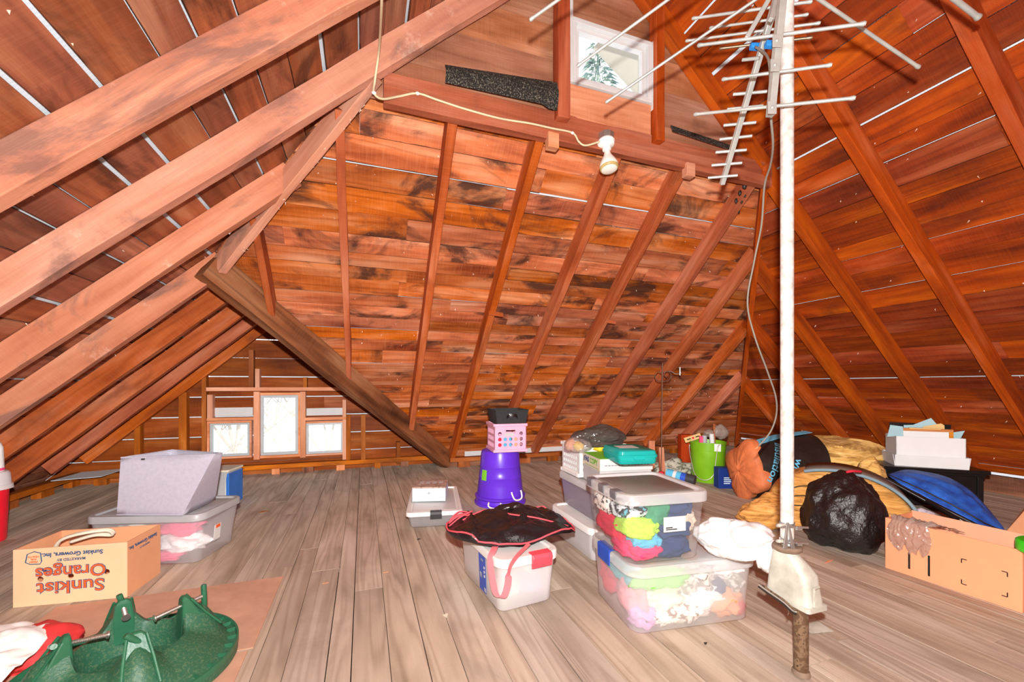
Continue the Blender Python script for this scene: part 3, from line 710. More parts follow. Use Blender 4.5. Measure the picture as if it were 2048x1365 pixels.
# large tote of plush toys
T1 = V((1.305, 1.557, 0)); r1 = -7
tote('storage_tote', 'large clear tote full of plush toys with a blue latch, right of centre', T1, r1, .575, .405, .545, .375, .283, 'tote_flash_haze', 'lid_clear', .06, .035, latch=[('latch_blue', 0, .03, .12, 'l')])
stuffed(T1, r1, [('teal plush toy at the upper left inside the big clear tote', 'plush teal', -.2, .02, .19, .06, .11, .05, 1), ('pink plush toy at the left side of the big clear tote', 'plush pink', -.195, -.06, .1, .065, .1, .08, 2),
    ('lilac plush toy low at the front left corner of the big clear tote', 'plush lilac', -.19, -.12, .055, .075, .06, .05, 3), ('green plush toy at the top front of the big clear tote', 'plush green', -.13, -.135, .2, .13, .055, .045, 4),
    ('cream plush toy mid front of the big clear tote', 'plush cream', -.11, -.135, .12, .09, .05, .055, 5), ('leopard print plush toy low at the front of the big clear tote', 'plush leopard', -.04, -.14, .055, .15, .045, .05, 6),
    ('grey fuzzy plush toy in the upper middle of the big clear tote', 'plush grey', .03, -.13, .19, .1, .06, .06, 7), ('white plush toy in the middle of the big clear tote', 'plush white', .06, -.14, .11, .1, .05, .06, 8),
    ('navy plush toy between the white and peach toys in the big clear tote', 'cloth navy', .13, -.145, .15, .04, .04, .04, 9), ('round peach plush head at the front right of the big clear tote', 'plush peach', .17, -.13, .08, .08, .055, .07, 10),
    ('red plush toy low at the right corner of the big clear tote', 'plush red', .235, -.12, .05, .035, .06, .045, 11), ('dark grey furry plush toy at the right of the big clear tote', 'plush grey', .215, -.12, .15, .055, .06, .05, 12),
    ('white plush toy at the upper right of the big clear tote', 'plush white', .18, -.12, .215, .09, .07, .04, 13), ('hot pink plush toy at the left back of the big clear tote', 'plush hot pink', -.215, .12, .12, .05, .07, .08, 14),
    ('cream plush toy at the left back of the big clear tote', 'plush cream', -.19, .13, .2, .07, .06, .05, 15), ('large peach plush toy in the middle of the big clear tote', 'plush peach', 0, .02, .11, .2, .12, .11, 16)], 'plush_toy', 'plush toy', 'plush toys in the big clear tote')
# tote of folded clothes standing on it
T2 = V((1.165, 1.555, .285)); r2 = -6
o = tote('storage_tote', 'clear tote of folded clothes with grey panelled lid, standing on the plush toy tote', T2, r2, .37, .395, .325, .345, .287, 'tote_clear', 'lid_clear', .05, .032, panel='lid_dark', latch=[('latch_grey', 0, -.11, .05, 'l'), ('latch_grey', 0, .0, .05, 'l'), ('latch_grey', 0, .12, .05, 'l')])
mb = MB(); mb.box(-.02, .08, -.1905, -.1893, .13, .19); mb.build('label_sticker', 'paper_white', o)
for (z, wl) in ((.145, .03), (.138, .05)):
    mb = MB(); mb.box(-.01, -.01+wl, -.1912, -.1906, z, z+.004); mb.build('label_print', 'ink_black', o)
its = [('folded navy garment on top of the navy pile in the clothes tote', 'cloth navy', .06, -.1, .205, .09, .06, .045), ('folded navy garment in the middle of the navy pile in the clothes tote', 'cloth navy', .055, -.1, .125, .09, .06, .045), ('folded navy garment at the bottom of the navy pile in the clothes tote', 'cloth navy', .055, -.095, .05, .085, .06, .05),
    ('grey tan crumpled garment at the right of the clothes tote', 'cloth tan', .13, -.08, .15, .035, .07, .05), ('cream print garment at the upper left of the clothes tote', 'cloth pattern', -.115, .07, .2, .055, .11, .055), ('black and white patterned garment at the left front of the clothes tote', 'cloth black white', -.105, -.06, .2, .065, .09, .04),
    ('lime green garment in the middle of the clothes tote', 'cloth lime', -.09, -.1, .14, .075, .08, .045), ('crimson garment at the left of the clothes tote', 'cloth red', -.105, .03, .11, .06, .12, .06), ('sky blue striped garment low in the clothes tote', 'cloth sky', -.07, -.125, .085, .065, .045, .03), ('red garment at the bottom left of the clothes tote', 'cloth magenta', -.075, -.07, .045, .085, .1, .04), ('green garment behind the lime one in the clothes tote', 'cloth green', -.02, -.13, .2, .05, .04, .055)]
for k, (lab, m, x, y, z, rx, ry, rzz) in enumerate(its):
    q = Matrix.Rotation(R(r2), 3, 'Z') @ V((x, y, 0)); mb = MB()
    def sq(p): return V((math.copysign(abs(p.x/rx)**.6*rx, p.x), math.copysign(abs(p.y/ry)**.6*ry, p.y), math.copysign(abs(p.z/rzz)**.8*rzz, p.z)))
    mb.lump(T2+q+V((0, 0, z)), (rx, ry, rzz), 30+k, .34, 2.6, 4, R(r2), fn=sq); tag(mb.build('folded_garment', m, smooth=180), lab, 'clothing', 'clothes in the clear tote')
# white bag on the big tote
mb = MB(); c = fl(1458, 1078, .37)+V((.01, 0, 0))
mb.lump(c, (.095, .14, .075), 5, .22, 1.3, 5, R(20), floor=.287); mb.lump(c+V((.02, -.07, .035)), (.085, .08, .05), 15, .25, 1.5, 4); mb.lump(c+V((.05, -.13, -.03)), (.05, .05, .065), 8, .25, 1.5, 4)
tag(mb.build('plastic_bag', 'white_bag', smooth=180), 'stuffed white plastic bag slumped on the right end of the plush toy tote', 'bag')
# middle tote with white lid
T3 = V((.665, 1.985, 0)); r3 = 7
o = tote('storage_tote', 'milky tote with white lid and blue label under the black nylon bag', T3, r3, .29, .525, .27, .47, .25, 'tote_milky', 'lid_white', .045, .03, latch=[('latch_red', .05, 0, .1, 'f'), ('latch_red', .05, 0, .1, 'b')])
mb = MB(); mb.prism([(-.1465, -.03-y, z) for y, z in ((.0, .205), (.13, .2), (.115, .035), (.015, .04))], (.0012, 0, 0))
def lbl(y0, y1, z0, z1, mat):
    m_ = MB(); f = lambda z: -.1375-.0095*(z/.22)-.002
    m_.prism([(f(z0), y0, z0), (f(z0), y1, z0), (f(z1), y1, z1), (f(z1), y0, z1)], (-.0008, 0, 0)); return m_.build('label_sticker', mat, o)
lbl(-.1, -.02, .03, .2, 'ink_navy' if False else 'latch_blue'); lbl(-.075, -.045, .172, .184, 'ink_white')
for k in range(3):
    m_ = MB(); z = .15-.02*k; f = -.1375-.0095*(z/.22)-.0032; m_.lathe([(.007, 0), (.007, .001)], 14, (f, -.085, z), (1, 0, 0), 0, True, True); m_.build('label_print', 'ink_white', o)
lbl(-.062, -.03, .09, .115, 'ice_blue'); lbl(-.098, -.075, .035, .055, 'ink_white')
stuffed(T3, r3, [('pale plush toy at the front left of the milky tote', 'plush white', -.06, -.16, .09, .05, .05, .05, 41), ('pale round plush toy at the front right of the milky tote', 'plush cream', .06, -.17, .17, .05, .04, .035, 42), ('faded lilac plush toy in the middle of the milky tote', 'plush lilac', .05, -.16, .08, .06, .05, .05, 43),
    ('faded peach plush toy along the left of the milky tote', 'plush peach', -.07, .02, .11, .04, .1, .06, 44), ('pale plush toy at the back of the milky tote', 'plush cream', 0, .12, .1, .08, .08, .07, 45)], 'plush_toy', 'plush toy', 'plush toys in the milky tote')
# black nylon bag with coral piping
c = V((.715, 2.02, .262)); bagdir = R(-8)
def bagz(a, rr): return .09*(1-rr**2.2)+.03*noise.noise(V((a*1.4, rr*2.6, 3)))+.03*abs(noise.noise(V((math.cos(a)*rr*4, math.sin(a)*rr*5, 7))))
def bagpt(a, rr, top=True):
    x = .335*rr*math.cos(a); y = .215*rr*math.sin(a)*(1+.12*math.sin(2*a)); z = bagz(a, rr) if top else -.004
    if x < -.2: z += .02
    if not top: z = .0
    droop = max(0, -y-.17)*.25+max(0, x-.22)*.25
    q = V((x*math.cos(bagdir)-y*math.sin(bagdir), x*math.sin(bagdir)+y*math.cos(bagdir), max(z+.012-droop, .004-droop))); return c+q
mb = MB(); NA, NR_ = 110, 26; rings = [[bagpt(2*math.pi*i/NA, max(.02, k/NR_)) for i in range(NA)] for k in range(NR_+1)]; rings.append([bagpt(2*math.pi*i/NA, .97, False) for i in range(NA)])
mb.loft(rings, 0, True, False); bag = mb.build('nylon_bag', 'black_nylon', smooth=180); tag(bag, 'collapsed black nylon bag with coral piping lying on the milky white tote', 'bag')
mb = MB(); mb.tube([bagpt(2*math.pi*i/60, .985)+V((0, 0, .004)) for i in range(60)], .0045, 6, closed=True); mb.build('piping', 'coral', bag, True, smooth=180)
mb = MB(); mb.tube(smoothpath([bagpt(3.2, .75)+V((0, 0, .004)), bagpt(2.6, .45)+V((0, 0, .006)), bagpt(4.6, .28)+V((0, 0, .006)), bagpt(5.3, .6)+V((0, 0, .006)), bagpt(5.9, .9)+V((0, 0, .004))], 8), .004, 6); mb.build('piping', 'coral', bag, True, smooth=180)
mb = MB()
for k in range(5):
    a = 2.85+.09*k; mb.tube(smoothpath([bagpt(a, .95)+V((0, 0, .006)), bagpt(a+.05, .8)+V((0, 0, .025)), bagpt(a-.1, .6)+V((0, 0, .008))], 5), .004, 5)
mb.build('drawstring', 'coral', bag, True, smooth=180)
mb = MB(); p0 = T3+Matrix.Rotation(R(r3), 3, 'Z') @ V((-.03, -.18, .257))
fr = lambda x, y, z: T3+Matrix.Rotation(R(r3), 3, 'Z') @ V((x, y, z))
strap = smoothpath([fr(-.09, -.1, .262), fr(-.135, -.17, .262), fr(-.165, -.2, .235), fr(-.165, -.225, .15), fr(-.158, -.25, .1), fr(-.14, -.278, .1), fr(-.125, -.29, .15), fr(-.115, -.292, .225), fr(-.08, -.285, .262), fr(-.02, -.235, .266), fr(.03, -.2, .272)], 6)
mb.ribbon(strap, [V((.022, -.022, .002)) if i < 40 else V((.0, -.03, 0)) for i in range(len(strap))], .002); mb.build('strap', 'coral_strap', bag, True, smooth=60)
# low bin and small box
T4 = V((.525, 3.3, 0))
tote('storage_bin', 'low clear under-bed bin with white lid, left of the purple tubs', T4, -9, .37, .72, .33, .68, .118, 'tote_foggy', 'lid_white', .03, .02, panel='lid_clear', latch=[('latch_black', .01, 0, .08, 'f'), ('latch_black', .01, 0, .08, 'b')])
o = thing('photo_box', 'small pale blue box with faded photo top, lying on the low clear bin', 'box', (.5, 3.325, .121), R(-15))
mb = MB(); mb.box(-.125, .125, -.125, .125, 0, .098); mb.build('box_body', 'ice_blue', o, bevel=.003)
mb = MB(); mb.box(-.128, .128, -.128, .128, .098, .108); l = mb.build('lid', 'photo_top', o, bevel=.003)
for k in range(4): mb = MB(); mb.box(-.09+.05*k, -.055+.05*k, .0, .07, .108, .1088); mb.build('printed_picture', 'paper_grey', l)
mb = MB(); mb.box(-.015, .015, -.1262, -.125, .06, .063); mb.box(-.0015, .0015, -.1262, -.125, .05, .075); mb.build('catch', 'latch_grey', o)
# purple tubs
def tub(label, loc, hz, first):
    o = thing('rope_tub', label, 'tub', loc, R(8), 'purple rope-handled tubs'); mb = MB()
    prof = [(.205, .0), (.212, .002), (.215, .02), (.205, .024), (.197, .024), (.19, .1), (.182, .17), (.184, .175), (.18, .18), (.172, .26), (.174, .265), (.17, .27), (.163, .37), (.155, .395), (.14, .4), (.0001, .4)]
    mb.lathe(prof, 44); mb.build('body', 'purple', o, smooth=35)
    for a in (-75, 100):
        ca, sa = math.cos(R(a)), math.sin(R(a)); t = V((-sa, ca, 0)); n = V((ca, sa, 0)); mb = MB()
        pts = [n*.2+t*(-.05)+V((0, 0, .075)), n*.208+t*(-.052)+V((0, 0, .06)), n*.225+t*(-.04)+V((0, 0, .02)), n*.228+V((0, 0, .008)), n*.225+t*.04+V((0, 0, .02)), n*.208+t*.052+V((0, 0, .06)), n*.2+t*.05+V((0, 0, .075))]
        mb.tube(smoothpath(pts, 5), .007, 7); mb.build('rope_handle', 'rope', o, smooth=180)
    return o
BT = V((1.105, 3.42, 0))
tub('purple rope-handled tub turned upside down, upper of the two nested, green label', BT+V((0, 0, .055)), 0, True)
o = thing('rope_tub', 'purple rope-handled tub turned upside down, lower of the two, only its rim showing', 'tub', BT, R(-20), 'purple rope-handled tubs')
mb = MB(); mb.lathe([(.2, 0), (.218, .002), (.22, .02), (.208, .024), (.204, .05), (.186, .051)], 44); mb.build('body', 'purple', o, smooth=35)
for a in (-100, 70):
    ca, sa = math.cos(R(a)), math.sin(R(a)); t = V((-sa, ca, 0)); n = V((ca, sa, 0)); mb = MB()
    mb.tube(smoothpath([n*.208+t*(-.05)+V((0, 0, .05)), n*.232+t*(-.045)+V((0, 0, .025)), n*.235+V((0, 0, .01)), n*.232+t*.045+V((0, 0, .025)), n*.208+t*.05+V((0, 0, .05))], 5), .007, 7); mb.build('rope_handle', 'rope', o, smooth=180)
up = [q for q in bpy.data.objects if q.name.startswith('rope_tub')][0]
mb = MB(); a0, a1 = R(188), R(206)
mb.loft([[V((.186*math.cos(a), .186*math.sin(a), .16)) for a in (a0, (a0+a1)/2, a1)], [V((.178*math.cos(a), .178*math.sin(a), .245)) for a in (a0, (a0+a1)/2, a1)]], 0, False, False, False); mb.build('label_sticker', 'green_card', up, norm=False)
# crates
def holed(mb, P0, X, Z, N, w, h, holes, th=.006, mi=0):
    """flat panel with real holes; holes are lists of 2-D points"""
    P0, X, Z, N = V(P0), V(X).normalized(), V(Z).normalized(), V(N).normalized()
    loops = [[V((0, 0, 0)), V((w, 0, 0)), V((w, h, 0)), V((0, h, 0))]]+[[V((p[0], p[1], 0)) for p in q] for q in holes]
    tri = tessellate_polygon(loops); flat = [p for l in loops for p in l]; n = len(flat)
    A = [P0+X*p.x+Z*p.y for p in flat]; B = [p+N*th for p in A]
    fs = [tuple(t) for t in tri]+[tuple(i+n for i in t[::-1]) for t in tri]; k = 0
    for l in loops:
        m = len(l); fs += [(k+i, k+(i+1) % m, k+(i+1) % m+n, k+i+n) for i in range(m)]; k += m
    mb.add(A+B, fs, mi)
circ = lambda x, y, r, n=12: [(x+r*math.cos(2*math.pi*i/n), y+r*math.sin(2*math.pi*i/n)) for i in range(n)]
slot = lambda x, y, w, h: [(x-w/2, y-h/2), (x+w/2, y-h/2), (x+w/2, y+h/2), (x-w/2, y+h/2)]
def crate(label, loc, rz, w, d, h, mat, front, side):
    o = thing('file_crate', label, 'crate', loc, R(rz))
    def panel(nm, P0, X, N, ww, holes): mb = MB(); holed(mb, P0, X, (0, 0, 1), N, ww, h-.02, holes); return mb.build(nm, mat, o, norm=True)
    panel('front_panel', (-w/2, -d/2, .01), (1, 0, 0), (0, 1, 0), w, front); panel('back_panel', (-w/2, d/2-.006, .01), (1, 0, 0), (0, 1, 0), w, front)
    panel('side_panel', (-w/2, -d/2, .01), (0, 1, 0), (1, 0, 0), d, side); panel('side_panel', (w/2-.006, -d/2, .01), (0, 1, 0), (1, 0, 0), d, side)
    mb = MB(); mb.box(-w/2, w/2, -d/2, d/2, .004, .01); mb.build('bottom', mat, o)
    for z, nm in ((0, 'base_rim'), (h-.022, 'top_rim')):
        mb = MB(); e = .01
        mb.box(-w/2-e, w/2+e, -d/2-e, -d/2+.004, z, z+.022); mb.box(-w/2-e, w/2+e, d/2-.004, d/2+e, z, z+.022); mb.box(-w/2-e, -w/2+.004, -d/2+.004, d/2-.004, z, z+.022); mb.box(w/2-.004, w/2+e, -d/2+.004, d/2-.004, z, z+.022)
        mb.build(nm, mat, o, bevel=.003)
    return o
PC = V((1.14, 3.36, .457))
fh = [circ(.045+.045*i, .05+.045*j, .0155) for i in range(5) for j in range(2)]+[circ(.045, .14, .0155), circ(.225, .14, .0155), slot(.135, .155, .08, .03)]
sh = [slot(.04+.031*i, .045+.055*j, .016, .036) for i in range(7) for j in range(3)]
crate('pink plastic file crate with round holes, standing on the upturned purple tubs', PC, -4, .268, .27, .232, 'pink', fh, sh)
for (lab, m, x, z, wd) in (('red toy packet seen through the pink crate holes, lower left', 'plush red', -.085, .012, .05), ('sky blue toy packet seen through the pink crate holes', 'cloth sky', -.02, .012, .07), ('brown toy packet seen through the right holes of the pink crate', 'card_in', .06, .012, .06), ('tan striped packet behind the left side of the pink crate', 'cloth rose', -.08, .012, .04)):
    q = Matrix.Rotation(R(-4), 3, 'Z') @ V((x, -.095 if 'left side' not in lab else .04, 0)); mb = MB(); mb.box(-wd/2+PC.x+q.x, wd/2+PC.x+q.x, PC.y+q.y-.02, PC.y+q.y+.02, PC.z+z, PC.z+.13)
    tag(mb.build('toy_packet', m, bevel=.004), lab, 'packet')
mb = MB(); mb.box(-.05, .03, -.1375, -.1362, .135, .155); mb.build('label_sticker', 'paper_grey', [q for q in bpy.data.objects if q.name == 'file_crate'][0])
# black fabric bin on the crate
o = thing('fabric_bin', 'charcoal fabric bin with a front handle, on top of the pink crate', 'bin', PC+V((0.01, .0, .233)), R(-3)); mb = MB()
mb.loft([rrect(.25, .27, .01, 0, 2), rrect(.285, .3, .012, .105, 2), rrect(.292, .306, .012, .112, 2), rrect(.28, .292, .01, .112, 2), rrect(.25, .262, .01, .012, 2)], 0, True, True); mb.build('bin_body', 'dark_fab', o, smooth=30)
mb = MB(); mb.ribbon(smoothpath([(-.045, -.142, .05), (-.03, -.156, .066), (0, -.162, .07), (.03, -.156, .066), (.045, -.142, .05)], 5), (0, 0.006, .024), .005); mb.build('handle', 'black_nylon', o, smooth=60)
# ------------------------------------------------------------------ stack behind the clothes tote
tote('storage_tote', 'white-lidded tote at the bottom of the stack behind the clothes tote', (1.39, 2.31, 0), 0, .38, .54, .35, .5, .2, 'tote_milky', 'lid_white', .05, .03)
tote('storage_tote', 'lavender tinted tote with grey white lid, second of the stack behind the clothes tote', (1.425, 2.33, .202), -2, .335, .53, .3, .49, .215, 'tote_lav', 'paper_grey', .04, .03)
CR = V((1.45, 2.47, .42)); cs = [slot(.035+.03*i, .035+.036*j, .016, .02) for i in range(7) for j in range(3)]+[slot(.13, .15, .07, .025)]
cf = [slot(.04+.04*i, .035+.036*j, .02, .02) for i in range(7) for j in range(3)]
crate('white plastic crate filled with toys under a grey bag, behind the paper boxes', CR, -2, .33, .25, .2, 'lid_white', cf, cs)
for (lab, m, px, py, d, rr) in (('orange plastic toy in the white crate', 'plush peach', 1143, 890, 2.66, (.045, .04, .035)), ('yellow plastic toy in the white crate', 'yellow toy', 1157, 893, 2.6, (.035, .03, .03)), ('red toy at the back of the white crate', 'plush red', 1212, 893, 2.7, (.06, .04, .03)), ('yellow toy under the smoky bag', 'yellow toy', 1200, 895, 2.68, (.05, .04, .03))):
    if m == 'yellow toy': plain_(m, '#f4cc30')
    mb = MB(); q = pd(px, py, d); mb.lump(V((q.x, q.y, max(q.z, .6))), rr, px, .2, 1.6, 3); tag(mb.build('toy', m, smooth=180), lab, 'toy')
mb = MB(); q = pd(1148, 893, 2.62); mb.lump(q+V((.02, .0, .0)), (.08, .1, .055), 71, .25, 1.2, 5, 0, floor=.6, ridge='c'); tag(mb.build('plastic_bag', 'clear_bag', smooth=180), 'clear plastic bag over the toys at the left of the white crate', 'bag')
mb = MB(); q = pd(1202, 876, 2.7); mb.lump(q+V((-.01, .02, -.01)), (.17, .12, .085), 21, .28, 1.1, 5, R(-15), floor=.615, ridge='c'); tag(mb.build('plastic_bag', 'grey_bag', smooth=28), 'crumpled smoky grey plastic bag on top of the white crate', 'bag')
o = thing('carton', 'plain white paper carton under the FASCOPY box', 'box', (1.437, 2.172, .42), R(-8)); mb = MB(); mb.box(-.16, .16, -.128, .128, 0, .092); mb.build('box_body', 'paper_grey', o, bevel=.003)
mb = MB(); mb.box(-.1612, -.16, -.125, -.09, .02, .06); mb.build('printed_mark', 'ink_navy', o)
mb = MB(); mb.box(-.1618, -.1612, -.122, -.094, .024, .056); mb.build('printed_mark', 'paper_white', o)
fb = thing('copy_paper_box', 'white FASCOPY paper box with green top, on the plain carton', 'box', (1.439, 2.17, .513), R(-8)); mb = MB(); mb.box(-.163, .163, -.132, .132, 0, .07); mb.build('box_body', 'paper_white', fb, bevel=.002)
mb = MB(); mb.box(-.1625, .1, -.1315, .1315, .07, .0712); mb.build('green_top', 'green_card', fb)
mb = MB(); mb.box(-.1642, -.163, -.1315, .1315, .001, .069); mb.build('end_panel', 'yellowed', fb)
m0 = face_mtx((-.157, .02, .042), (0, -1, 0), (0, 0, 1))
text('FAS', .043, 'ink_navy', fb, face_mtx((-.165, .1, .04), (0, -1, 0), (0, 0, 1)), bold=.0012, align='LEFT'); text('COPY', .043, 'ink_green', fb, face_mtx((-.165, .016, .04), (0, -1, 0), (0, 0, 1)), bold=.0012, align='LEFT')
mb = MB(); mb.prism([(-.1652, .12, .025), (-.1652, .11, .05), (-.1652, .1, .054), (-.1652, .106, .045), (-.1652, .11, .022)], (.0008, 0, 0)); mb.build('printed_logo', 'ink_navy', fb)
for k in range(14):
    if k == 6: continue
    mb = MB(); x = -.135+.02*k; mb.box(x, x+.0155, -.1328, -.132, .03, .034); mb.build('small_print', 'latch_grey', fb)
mb = MB(); mb.box(-.1652, -.165, -.11, .1, .008, .011); mb.build('printed_line', 'ink_green', fb)
o = thing('document_case', 'translucent teal plastic document case lying on the FASCOPY box', 'case', (1.395, 1.985, .585), R(-12)); mb = MB()
mb.loft([rrect(.2, .25, .02, 0), rrect(.21, .262, .025, .01), rrect(.212, .265, .025, .038)], 0, True, False); mb.build('case_body', 'teal', o, smooth=40)
mb = MB(); mb.loft([rrect(.222, .276, .028, .036), rrect(.222, .276, .028, .046), rrect(.212, .266, .026, .05), rrect(.206, .26, .025, .066), rrect(.196, .25, .022, .07)], 0, False, True); l = mb.build('case_lid', 'teal', o, smooth=40)
mb = MB(); mb.box(-.06, .05, -.02, .07, .0702, .0708); mb.build('paper_insert', 'paper_white', l)
mb = MB(); mb.box(-.03, .03, -.142, -.136, .024, .046); mb.build('latch', 'teal', o, bevel=.002)
mb = MB(); mb.box(-.085, .085, -.1, .1, .012, .03); mb.build('paper_stack', 'yellowed', o)
# ------------------------------------------------------------------ left group
G1 = V((-1.085, 3.03, 0)); g1 = -15
o = tote('storage_tote', 'clear tote with grey lid and pink contents behind the oranges carton', G1, g1, .59, .4, .53, .35, .287, 'tote_foggy', 'lid_grey', .05, .03, panel='lid_grey')
mb = MB(); mb.prism([(.2795, -.06, .09), (.2795, .0, .09), (.288, .0, .18), (.288, -.06, .18)], (.002, 0, 0)); mb.build('label_sticker', 'paper_white', o)
mb = MB(); mb.prism([(.2888, -.05, .16), (.2888, -.01, .16), (.2895, -.01, .178), (.2895, -.05, .178)], (.0015, 0, 0)); mb.build('label_print', 'ink_orange', o)
stuffed(G1, g1, [('hot pink cloth in the grey-lidded tote behind the oranges carton', 'cloth rose', .1, -.08, .19, .13, .08, .05, 51), ('white cloth filling the grey-lidded tote', 'plush white', .12, -.07, .1, .13, .09, .06, 52), ('pink cloth at the bottom of the grey-lidded tote', 'cloth rose', .06, -.12, .035, .09, .05, .025, 53), ('pale grey cloth at the left of the grey-lidded tote', 'plush cream', -.14, -.05, .12, .1, .1, .09, 54)], 'bundled_cloth', 'cloth', 'cloth in the grey-lidded tote')
o = thing('lamp_shade', 'pale lavender grey linen lamp shade standing on the grey-lidded tote', 'lamp shade', (-1.07, 2.93, .291)); mb = MB()
P = [V((-1.262, 2.862, .29)), V((-.93, 2.745, .29)), V((-.865, 3.05, .29)), V((-1.18, 3.19, .29))]; T = [V((-1.25, 2.876, .605)), V((-.80, 2.81, .607)), V((-.775, 2.86, .607)), V((-1.1, 3.1, .607))]
def subd(a, n=6):
    out = []
    for i in range(len(a)):
        for k in range(n): out.append(a[i].lerp(a[(i+1) % len(a)], k/n))
    return out
Ps, Ts = subd(P), subd(T); off = V((-1.07, 2.93, .291))
rg = [[p.lerp(t, k/8)-off for p, t in zip(Ps, Ts)] for k in range(9)]
for g in rg:
    for q in g: q.z = max(q.z, .0015)
mb.loft(rg, 0, False, False); sh_ = mb.build('shade_panel', 'linen', o, smooth=25, solid=.004)
for g, z in ((rg[-1], 0), (rg[0], .004)):
    mb = MB(); mb.tube([q+V((0, 0, z)) for q in g], .004, 6, closed=True); mb.build('trim_band', 'linen', o, smooth=60)
mb = MB(); q = P[0].lerp(T[1], .5); mb.box(-.075, -.06, -.098, -.092, .302, .31); mb.build('clip', 'latch_black', o)
ob = thing('orange_carton', 'open cardboard oranges carton standing upside down with orange lettering', 'box', (-1.253, 2.628, 0), R(-7)); W, D, H, th = .436, .262, .26, .005
for (nm, x0, x1, y0, y1, m) in (('front_panel', -W/2, W/2, -D/2, -D/2+th, 'card_pale'), ('back_panel', -W/2, W/2, D/2-th, D/2, 'card'), ('side_panel', -W/2, -W/2+th, -D/2+th, D/2-th, 'card'), ('side_panel', W/2-th, W/2, -D/2+th, D/2-th, 'card')):
    mb = MB()
    if nm == 'front_panel': holed(mb, (-W/2, -D/2, 0), (1, 0, 0), (0, 0, 1), (0, 1, 0), W, H, [circ(.1, .118, .0125, 16), circ(.215, .122, .0125, 16), circ(.355, .128, .0125, 16)], th)
    else: mb.box(x0, x1, y0, y1, 0, H)
    mb.build(nm, m, ob)
mb = MB(); mb.box(-W/2+th, W/2-th, -D/2+th, D/2-th, 0, .008); mb.build('bottom_panel', 'card_in', ob)
fx = (-1, 0, 0); fz = (0, 0, -1); yf = -D/2-.0008
def pr(s, size, mat, x, z, bold=0., lift=0., X=fx, Z=fz, sx=1.): 
    m = face_mtx((x, yf-lift, z), X, Z); return text(s, size, mat, ob, m @ Matrix.Diagonal((sx, 1, 1, 1)), .0004, bold)
for s, z, size, sx in (('Oranges', .145, .078, 1.02), ('Sunkist', .076, .078, 1.16)):
    pr(s, size, 'ink_blue', .0, z, .0027, 0, sx=sx); pr(s, size, 'ink_orange', .0, z, .0004, .0012, sx=sx)
pr('MARKETED BY', .017, 'ink_blue', .0, .201, .0003); pr('Sunkist Growers, Inc.', .027, 'ink_blue', .005, .226, .0008)
mb = MB(); bd = [(-.155, .19), (-.118, .188), (-.112, .2), (-.116, .238), (-.14, .246), (-.165, .236), (-.172, .2)]
mb.tube([(x, yf, z) for x, z in bd], .002, 5, closed=True); mb.build('printed_badge', 'ink_blue', ob)
for s, z in (('FRESH', .2), ('FOR', .212), ('HEALTH', .223)): pr(s, .011, 'ink_orange', -.142, z, .0002)
xs_ = W/2+.0008
text('Sunkist Growers, Inc.', .025, 'ink_blue', ob, face_mtx((xs_, -.01, .222), (0, -1, 0), fz), .0004, .0006); text('MARKETED BY', .012, 'ink_blue', ob, face_mtx((xs_, .0, .2), (0, -1, 0), fz), .0004, 0.); 
mb = MB(); pts = smoothpath([(-1.4, 2.62, .2), (-1.36, 2.6, .262), (-1.28, 2.6, .285), (-1.2, 2.63, .28), (-1.19, 2.65, .25), (-1.25, 2.63, .262), (-1.34, 2.63, .24)], 7)
mb.tube(pts, .008, 6); mb.tube([p+V((.004, .006, .004)) for p in pts], .006, 6); tag(mb.build('rope_loop', 'yellowed', smooth=180), 'loop of pale twisted rope hanging in the oranges carton', 'rope')
# grey and blue bin behind the tote
c = fl(447, 1012); o = thing('plastic_bin', 'grey plastic bin with blue ends, half hidden behind the grey-lidded tote', 'bin', (c.x-.02, c.y+.1, 0), R(-12)); mb = MB()
mb.loft([rrect(.14, .2, .02, .02), rrect(.17, .24, .02, .29)], 0, True, False); mb.build('body', 'lid_grey', o, smooth=40, solid=.004)
for x in (-.09, .07):
    mb = MB(); mb.box(x, x+.022, -.115, .115, .0, .27); mb.build('blue_side', 'blue_plastic', o, bevel=.004)
mb = MB(); mb.loft([rrect(.19, .26, .02, .285), rrect(.19, .26, .02, .3)], 0, True, True); mb.build('rim', 'yellowed', o, bevel=.003)
# red jug at the left edge
c = fl(-27, 1085); o = thing('red_jug', 'red container with milky collar, cut by the left edge of the photo', 'container', (c.x, c.y, 0)); mb = MB()
mb.lathe([(.0001, 0), (.08, 0), (.085, .01), (.095, .33), (.0001, .331)], 28); mb.build('body', 'red_plastic', o, smooth=40)
mb = MB(); mb.lathe([(.1, .33), (.115, .335), (.112, .36), (.105, .365), (.1, .43), (.09, .445), (.0001, .446)], 28); mb.build('collar', 'tote_milky', o, smooth=40)
mb = MB(); mb.lathe([(.0001, .447), (.075, .447), (.07, .6), (.06, .63), (.0001, .632)], 24); k_ = mb.build('bottle_neck', 'plush white', o, smooth=40)
mb = MB(); mb.lathe([(.0765, .452), (.0762, .47)], 24); mb.build('band', 'cloth rose', k_)
# hardboard sheets
for k, (x0, x1, y0, y1, a, lab) in enumerate(((-1.3, -.395, 1.83, 2.46, 2, 'brown hardboard sheet on the floor behind the tree stand'), (-1.32, -.41, 1.1, 1.815, 0, 'brown hardboard sheet on the floor under the tree stand'))):
    mb = MB(); mb.obox((x0, y0, .0005), (x1-x0, .0, 0), (0, y1-y0, 0), (0, 0, .0035)); tag(mb.build('hardboard_sheet', 'hardboard'), lab, 'board')
